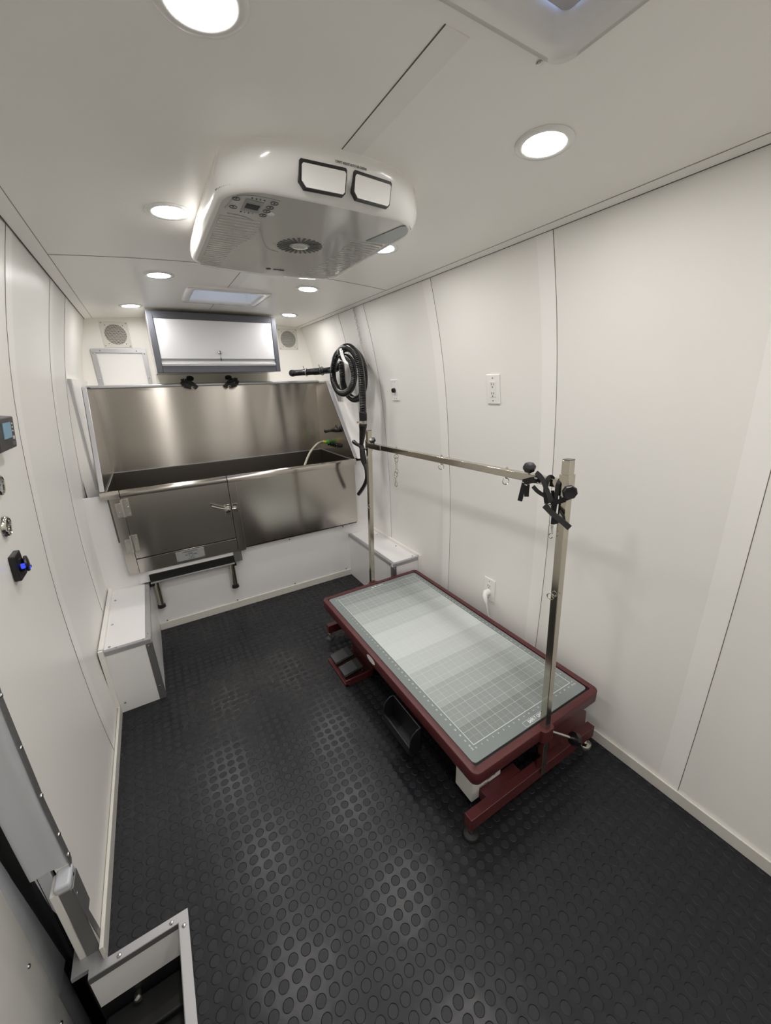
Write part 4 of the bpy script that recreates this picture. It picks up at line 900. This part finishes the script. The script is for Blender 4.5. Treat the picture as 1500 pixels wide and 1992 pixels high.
# ------------------------------------------------------------------ wall plates on the right wall
def plate(name, label, cat, y, z, kind):
    x = wx(z, 1); dz = .02; tl = Vector((wx(z + dz, 1) - wx(z - dz, 1), 0, 2 * dz)).normalized()
    nrm = Vector((-tl.z, 0, tl.x)); F = frame((x, y, z), (0, -1, 0), tl)          # local x: towards the viewer end, local z: into the room
    t = thing(name, label, cat, (x, y, z))
    def bx(x0, x1, y0, y1, z0, z1, nm, m, par=t, bev=0.0):
        b = MB().box(x0, x1, y0, y1, z0, z1); b.v = [tuple(F @ Vector(v)) for v in b.v]; return b.build(nm, m, par, smooth=0, bevel=bev)
    bx(-.0375, .0375, -.061, .061, 0, .0068, 'cover', PLAST, bev=.0028)
    def hole(cx, cy, w_, h_, par, m=INK): bx(cx - w_ / 2, cx + w_ / 2, cy - h_ / 2, cy + h_ / 2, .0082, .0092, 'slot', m, par)
    def lathe(cx, cy, z0, prof, nm, m, par=t, n=18, sm=.6):
        b = MB().lathe((cx, cy, z0), (0, 0, 1), prof, n); b.v = [tuple(F @ Vector(v)) for v in b.v]; return b.build(nm, m, par, smooth=sm)
    if kind == 'duplex':
        rc = bx(-.0165, .0165, -.033, .033, .004, .0086, 'receptacle', PLAST2, bev=.001)
        for cy in (.019, -.019):
            hole(-.0065, cy + .003, .0026, .009, rc); hole(.0065, cy + .003, .0026, .008, rc); hole(0, cy - .0085, .005, .005, rc)
        for cy in (.047, -.047): lathe(0, cy, .0064, [(.003, 0), (.003, .0012), (0, .0016)], 'screw', SCREW)
    else:
        lathe(.0, .0, .0055, [(.0135, 0), (.0145, .004), (.0135, .012), (.012, .017), (0, .018)], 'knob', BLACK, n=12, sm=.4)
        bx(-.022, .006, -.0285, -.0275, .0068, .0072, 'printed_mark', INK); bx(.010, .026, -.0285, -.0275, .0068, .0072, 'printed_mark', INK); bx(-.003, -.002, -.027, -.02, .0068, .0072, 'printed_mark', INK)
        for cx, cy in ((-.012, .048), (.012, .048), (-.012, -.048), (.012, -.048)): lathe(cx, cy, .0064, [(.0026, 0), (.0026, .0011), (0, .0014)], 'screw', SCREW)
    return t, F
plate('power_outlet', 'white double outlet high on the right wall, empty sockets', 'outlet', 1.242, 1.381, 'duplex')
plate('dimmer_switch', 'white wall plate with a black dimmer knob on the right wall beside the hose', 'switch', 2.030, 1.378, 'knob')
t, F = plate('power_outlet', 'white outlet with a plug in it, low on the right wall beside the table', 'outlet', 1.240, .393, 'duplex')
pc = thing('plugged_cable', 'white plug and cable running from the low outlet down behind the table', 'cable', (1.34, 1.235, .37))
b = MB(); P = [F @ Vector(p) for p in ((0, -.012, .0075), (0, -.014, .03), (.006, -.022, .040), (.018, -.044, .044), (.022, -.056, .044))]
b.tube(P, [.0165, .0165, .0125, .0095, .0065], 14).build('plug', PLAST, pc)
MB().tube(smooth_path([P[-1], P[-1] + Vector((.004, -.006, -.03)), P[-1] + Vector((.012, -.012, -.08)), (1.335, 1.185, .2), (1.325, 1.19, .08), (1.30, 1.2, .006)], 6), .0042, 10).build('cable', PLAST, pc)

# ------------------------------------------------------------------ left wall devices
cp = thing('control_panel', 'black digital control panel with a blue screen at the left edge of the left wall', 'control panel', (-.33, 1.32, 1.33))
def lw(x0, x1, y0, y1, z0, z1, nm, m, par, bev=0.0, rot=None): return MB().box(x0, x1, y0, y1, z0, z1, rot, ((x0 + x1) / 2, (y0 + y1) / 2, (z0 + z1) / 2)).build(nm, m, par, smooth=0, bevel=bev)
RT = Matrix.Rotation(radians(7.5), 3, 'Y')
lw(-.334, -.309, 1.245, 1.388, 1.289, 1.368, 'housing', DARKG, cp, .003, RT)
def onp(y0, y1, z0, z1, nm, m, par, d=.0004, th=.001):
    b = MB().box(-.3088, -.3088 + d + th, y0, y1, z0, z1, RT, (-.3215, 1.3165, 1.3285)); return b.build(nm, m, par, smooth=0)
onp(1.285, 1.352, 1.318, 1.356, 'screen', LCD, cp)
for z in (1.351, 1.342, 1.333): onp(1.363, 1.368, z - .0018, z + .0018, 'indicator', PLAST, cp)
onp(1.361, 1.371, 1.312, 1.320, 'indicator', PLAST, cp)
text('888.8', .014, frame((-.3068, 1.345, 1.302), (0, -1, 0), (.13, 0, 1)), mat('legend_grey', (110, 110, 110), .5), 'legend', cp)
def gauge(y, z, lab, dark):
    x = wx(z, -1); sl = Vector((wx(z + .02, -1) - wx(z - .02, -1), 0, .04)).normalized(); ax = Vector((sl.z, 0, -sl.x))
    t = thing('round_gauge', lab, 'gauge', (x, y, z), 'round chrome rimmed gauges on the left wall')
    MB().lathe((x, y, z), ax, [(.0265, 0), (.0275, .002), (.027, .005), (.025, .009), (.0225, .0105), (.021, .009), (.0205, .005)], 36).build('bezel', CHROME, t)
    MB().lathe((x, y, z), ax, [(.0205, .002), (.0205, .0055), (.008, .0058), (0, .0058)], 30).build('gauge_face', dark, t)
    MB().bar(Vector((x, y, z)) + ax * .0065, Vector((x, y - .006, z + .012)) + ax * .0065, .0022, .0012, ax).build('needle', BLACK, t)
gauge(1.293, 1.207, 'chrome ringed gauge with a pale face under the control panel, cut by the picture edge', GREYV)
gauge(1.272, 1.106, 'chrome ringed gauge above the black latch with blue lights', mat('smoked_glass', (70, 66, 62), .06))
lt = thing('socket_panel', 'black flip-lid charging socket with blue lights on the left wall under the gauges', 'charging socket', (-.37, 1.27, .997))
lw(-.372, -.357, 1.243, 1.300, .964, 1.032, 'back_plate', BLACK, lt, .003)
MB().lathe((-.357, 1.272, .998), (1, 0, 0), [(.0185, 0), (.0185, .004), (.014, .006), (0, .007)], 26).build('socket_body', BLACK, lt)
MB().lathe((-.349, 1.276, .998), (1, .12, 0), [(.0205, 0), (.0215, .002), (.0205, .0055), (.012, .007), (0, .0075)], 26).bar((-.357, 1.292, .984), (-.345, 1.290, .982), .012, .006).build('flip_lid', BLACK, lt)
MB().box(-.352, -.345, 1.248, 1.257, .995, 1.006).build('blue_light', BLUELED, lt); MB().box(-.3425, -.3408, 1.268, 1.276, .984, .990).build('blue_light', BLUELED, lt)

# ------------------------------------------------------------------ side door, jamb and entry step
dr1 = struct(MB().box(-.545, -.502, -.5, .968, -.7, 1.76).build('door_1', PLAST2, smooth=0, bevel=.004))
b = MB(); b.prism([(-.545, .962), (-.505, .962), (-.500, .975), (-.4985, 1.07), (-.508, 1.08), (-.545, 1.08)], 'z', -.13, 1.76).build('door_frame', VAN, dr1, bevel=.003)
MB().prism([(-.545, .962), (-.515, .962), (-.508, .98), (-.506, 1.07), (-.512, 1.08), (-.545, 1.08)], 'z', -.7, -.13).build('door_frame', VAN, dr1, bevel=.003)
screws([(-.502, .925, z) for z in (.10, -.165, .36, .62)], (1, 0, 0), dr1, .0055)
# rubber seal: lumpy black profile that runs down the door gap
b = MB(); pr = [(-.452, .984), (-.450, .996), (-.457, 1.002), (-.466, 1.000), (-.474, 1.006), (-.484, 1.008), (-.492, 1.004), (-.5005, 1.0), (-.5035, 1.03), (-.5035, 1.10), (-.448, 1.10), (-.447, 1.0)]
zs = [1.76, 1.3, 1.0, .8, .6, .42, .37, .3, .22, .1, 0, -.1, -.2, -.35, -.7]; vs = []; npf = len(pr)
for z in zs:
    yl = 1.0 if z > .37 else 1.0 + .056 * min(1.0, (.37 - z) / .64)
    for q, (x, y) in enumerate(pr):
        k = max(0, min(1, (-.455 - x) / .045)) if q < 8 else 0
        vs.append((x + (.0015 * sin(z * 31 + q) if 0 < q < 8 else 0), y + (yl - 1.0) * k + (.0035 * sin(z * 24 + q * 1.7) if 0 < q < 7 else 0), z))
fs = [(i * npf + k, i * npf + (k + 1) % npf, (i + 1) * npf + (k + 1) % npf, (i + 1) * npf + k) for i in range(len(zs) - 1) for k in range(npf)] + [tuple(range(npf)), tuple(range((len(zs) - 1) * npf, len(zs) * npf))[::-1]]
b.add(vs, fs).build('rubber_seal', BLACKR, dr1, smooth=1.0)
# painted jamb
jb = MB(); vs = []; zs = [1.70, 1.3, 1.0, .85, .7, .55, .42, .34, .292]
def jx(z): return wx(z, -1)
prj = [(0, .9775), (-.010, .9755), (-.020, .9765), (-.034, .979), (-.048, .9795), (-.060, .978), (-.070, .976), (-.077, .9765), (-.080, .982), (-.082, 1.02), (0, 1.02)]
for z in zs:
    for dx, y in prj: vs.append((-.378 + (jx(z) + .378) * (1 if dx > -.03 else .6) + dx - .001, y, z))
n_ = len(prj); fs = [(i * n_ + k, i * n_ + (k + 1) % n_, (i + 1) * n_ + (k + 1) % n_, (i + 1) * n_ + k) for i in range(len(zs) - 1) for k in range(n_)] + [tuple(range(n_)), tuple(range((len(zs) - 1) * n_, len(zs) * n_))[::-1]]
jm = struct(jb.add(vs, fs).build('trim_31', VAN, smooth=1.4))
MB().prism([(-.426, .30), (-.4585, .30), (-.4535, .16), (-.43, .04), (-.426, .04)], 'y', .986, 1.0).build('jamb_tail', VAN, jm, bevel=.003)
MB().box(-.414, -.380, .932, .985, .258, .283).build('jamb_step', VAN, jm, bevel=.006)
MB().box(-.409, -.3785, .934, .985, -.002, .258).build('lower_channel', ALUD, jm, bevel=.002)
MB().box(-.426, -.409, .936, .99, -.03, .262).build('lower_lining', PLAST2, jm, bevel=.003)
# dark screwed aluminium strip along the wall edge
wt = MB()
def strip(y0, y1, pts):
    for (za, ya), (zc_, yc) in zip(pts[:-1], pts[1:]):
        xa, xc_ = wx(za, -1) + .0016, wx(zc_, -1) + .0016
        wt.add([(xa, ya, za), (xa, ya + y1, za), (xc_, yc + y1, zc_), (xc_, yc, zc_), (xa - .002, ya, za), (xa - .002, ya + y1, za), (xc_ - .002, yc + y1, zc_), (xc_ - .002, yc, zc_)],
               [(0, 1, 2, 3), (4, 7, 6, 5), (0, 4, 5, 1), (1, 5, 6, 2), (2, 6, 7, 3), (3, 7, 4, 0)])
strip(0, .020, [(1.70, .976), (1.4, .976), (1.1, .976), (.8, .976), (.5, .976), (.285, .976)]); strip(0, .020, [(.285, .976), (.255, .932)]); strip(0, .020, [(.255, .932), (.0, .932)])
ws = struct(wt.build('trim_32', ALUD, smooth=0)); 
screws([(wx(z, -1) + .0018, .986, z) for z in (1.2, 1.0, .815, .67, .52, .385, .31)] + [(wx(z, -1) + .0018, y, z) for z, y in ((.268, .962), (.225, .942), (.035, .942))], (1, 0, 0), ws, .0055)
# floor edge angles round the step well, riser, black step
fe = struct(MB().box(-.402, -.170, .880, .9035, -.001, .0022).box(-.440, -.3615, .9035, .99, -.012, .0016).build('trim_33', ALU, smooth=0))
MB().box(-.402, -.172, .8785, .8805, -.017, .0022).build('edge_lip', ALUD, fe, smooth=0)
MB().box(-.194, -.170, -.26, .880, -.001, .0024).build('edge_strip', ALU, fe, smooth=0)
MB().box(-.196, -.194, -.26, .880, -.017, .0024).build('edge_lip', ALUD, fe, smooth=0)
screws([(-.182, .866, .0024), (-.212, .891, .0022), (-.335, .891, .0022)], (0, 0, 1), fe, .0058)
rs = struct(MB().box(-.402, -.19, .8805, .884, -.128, -.002).build('trim_34', GLOSSW, smooth=0))
MB().box(-.193, -.189, -.26, .8805, -.30, -.002).build('side_riser', GLOSSW, rs, smooth=0)
es = thing('entry_step', 'black rubber entry step sunk below the floor edge beside the side door', 'step', (-.35, .4, -.3))
MB().box(-.495, -.193, -.5, .86, -.225, -.21).build('tread', BLACKR, es, bevel=.003)
MB().box(-.408, -.193, .886, .90, -.235, -.02).build('step_riser', BLACKR, es, bevel=.002)
MB().box(-.404, -.193, .80, .885, -.215, -.185).build('kick_lip', BLACKR, es, bevel=.006)
MB().lathe((-.325, .872, -.165), (0, -1, .3), [(.011, -.01), (.0115, .003), (.009, .009), (.004, .012), (0, .0125)], 18).build('bolt', SCREW, es)
struct(MB().box(-.60, -.545, -1.3, 1.2, -.4, 1.8).build('wall_outer_left', VAN, smooth=0))
MB_ = MB().lathe((.634, .553, cz(.634) - .0002), (0, 0, -1), [(.0052, 0), (.0052, .001), (.003, .0022), (0, .0024)], 14).build('ceiling_screw', SCREW, None)
tag(MB_, 'single tiny screw head in the ceiling at the corner of the front roof opening', 'screw')
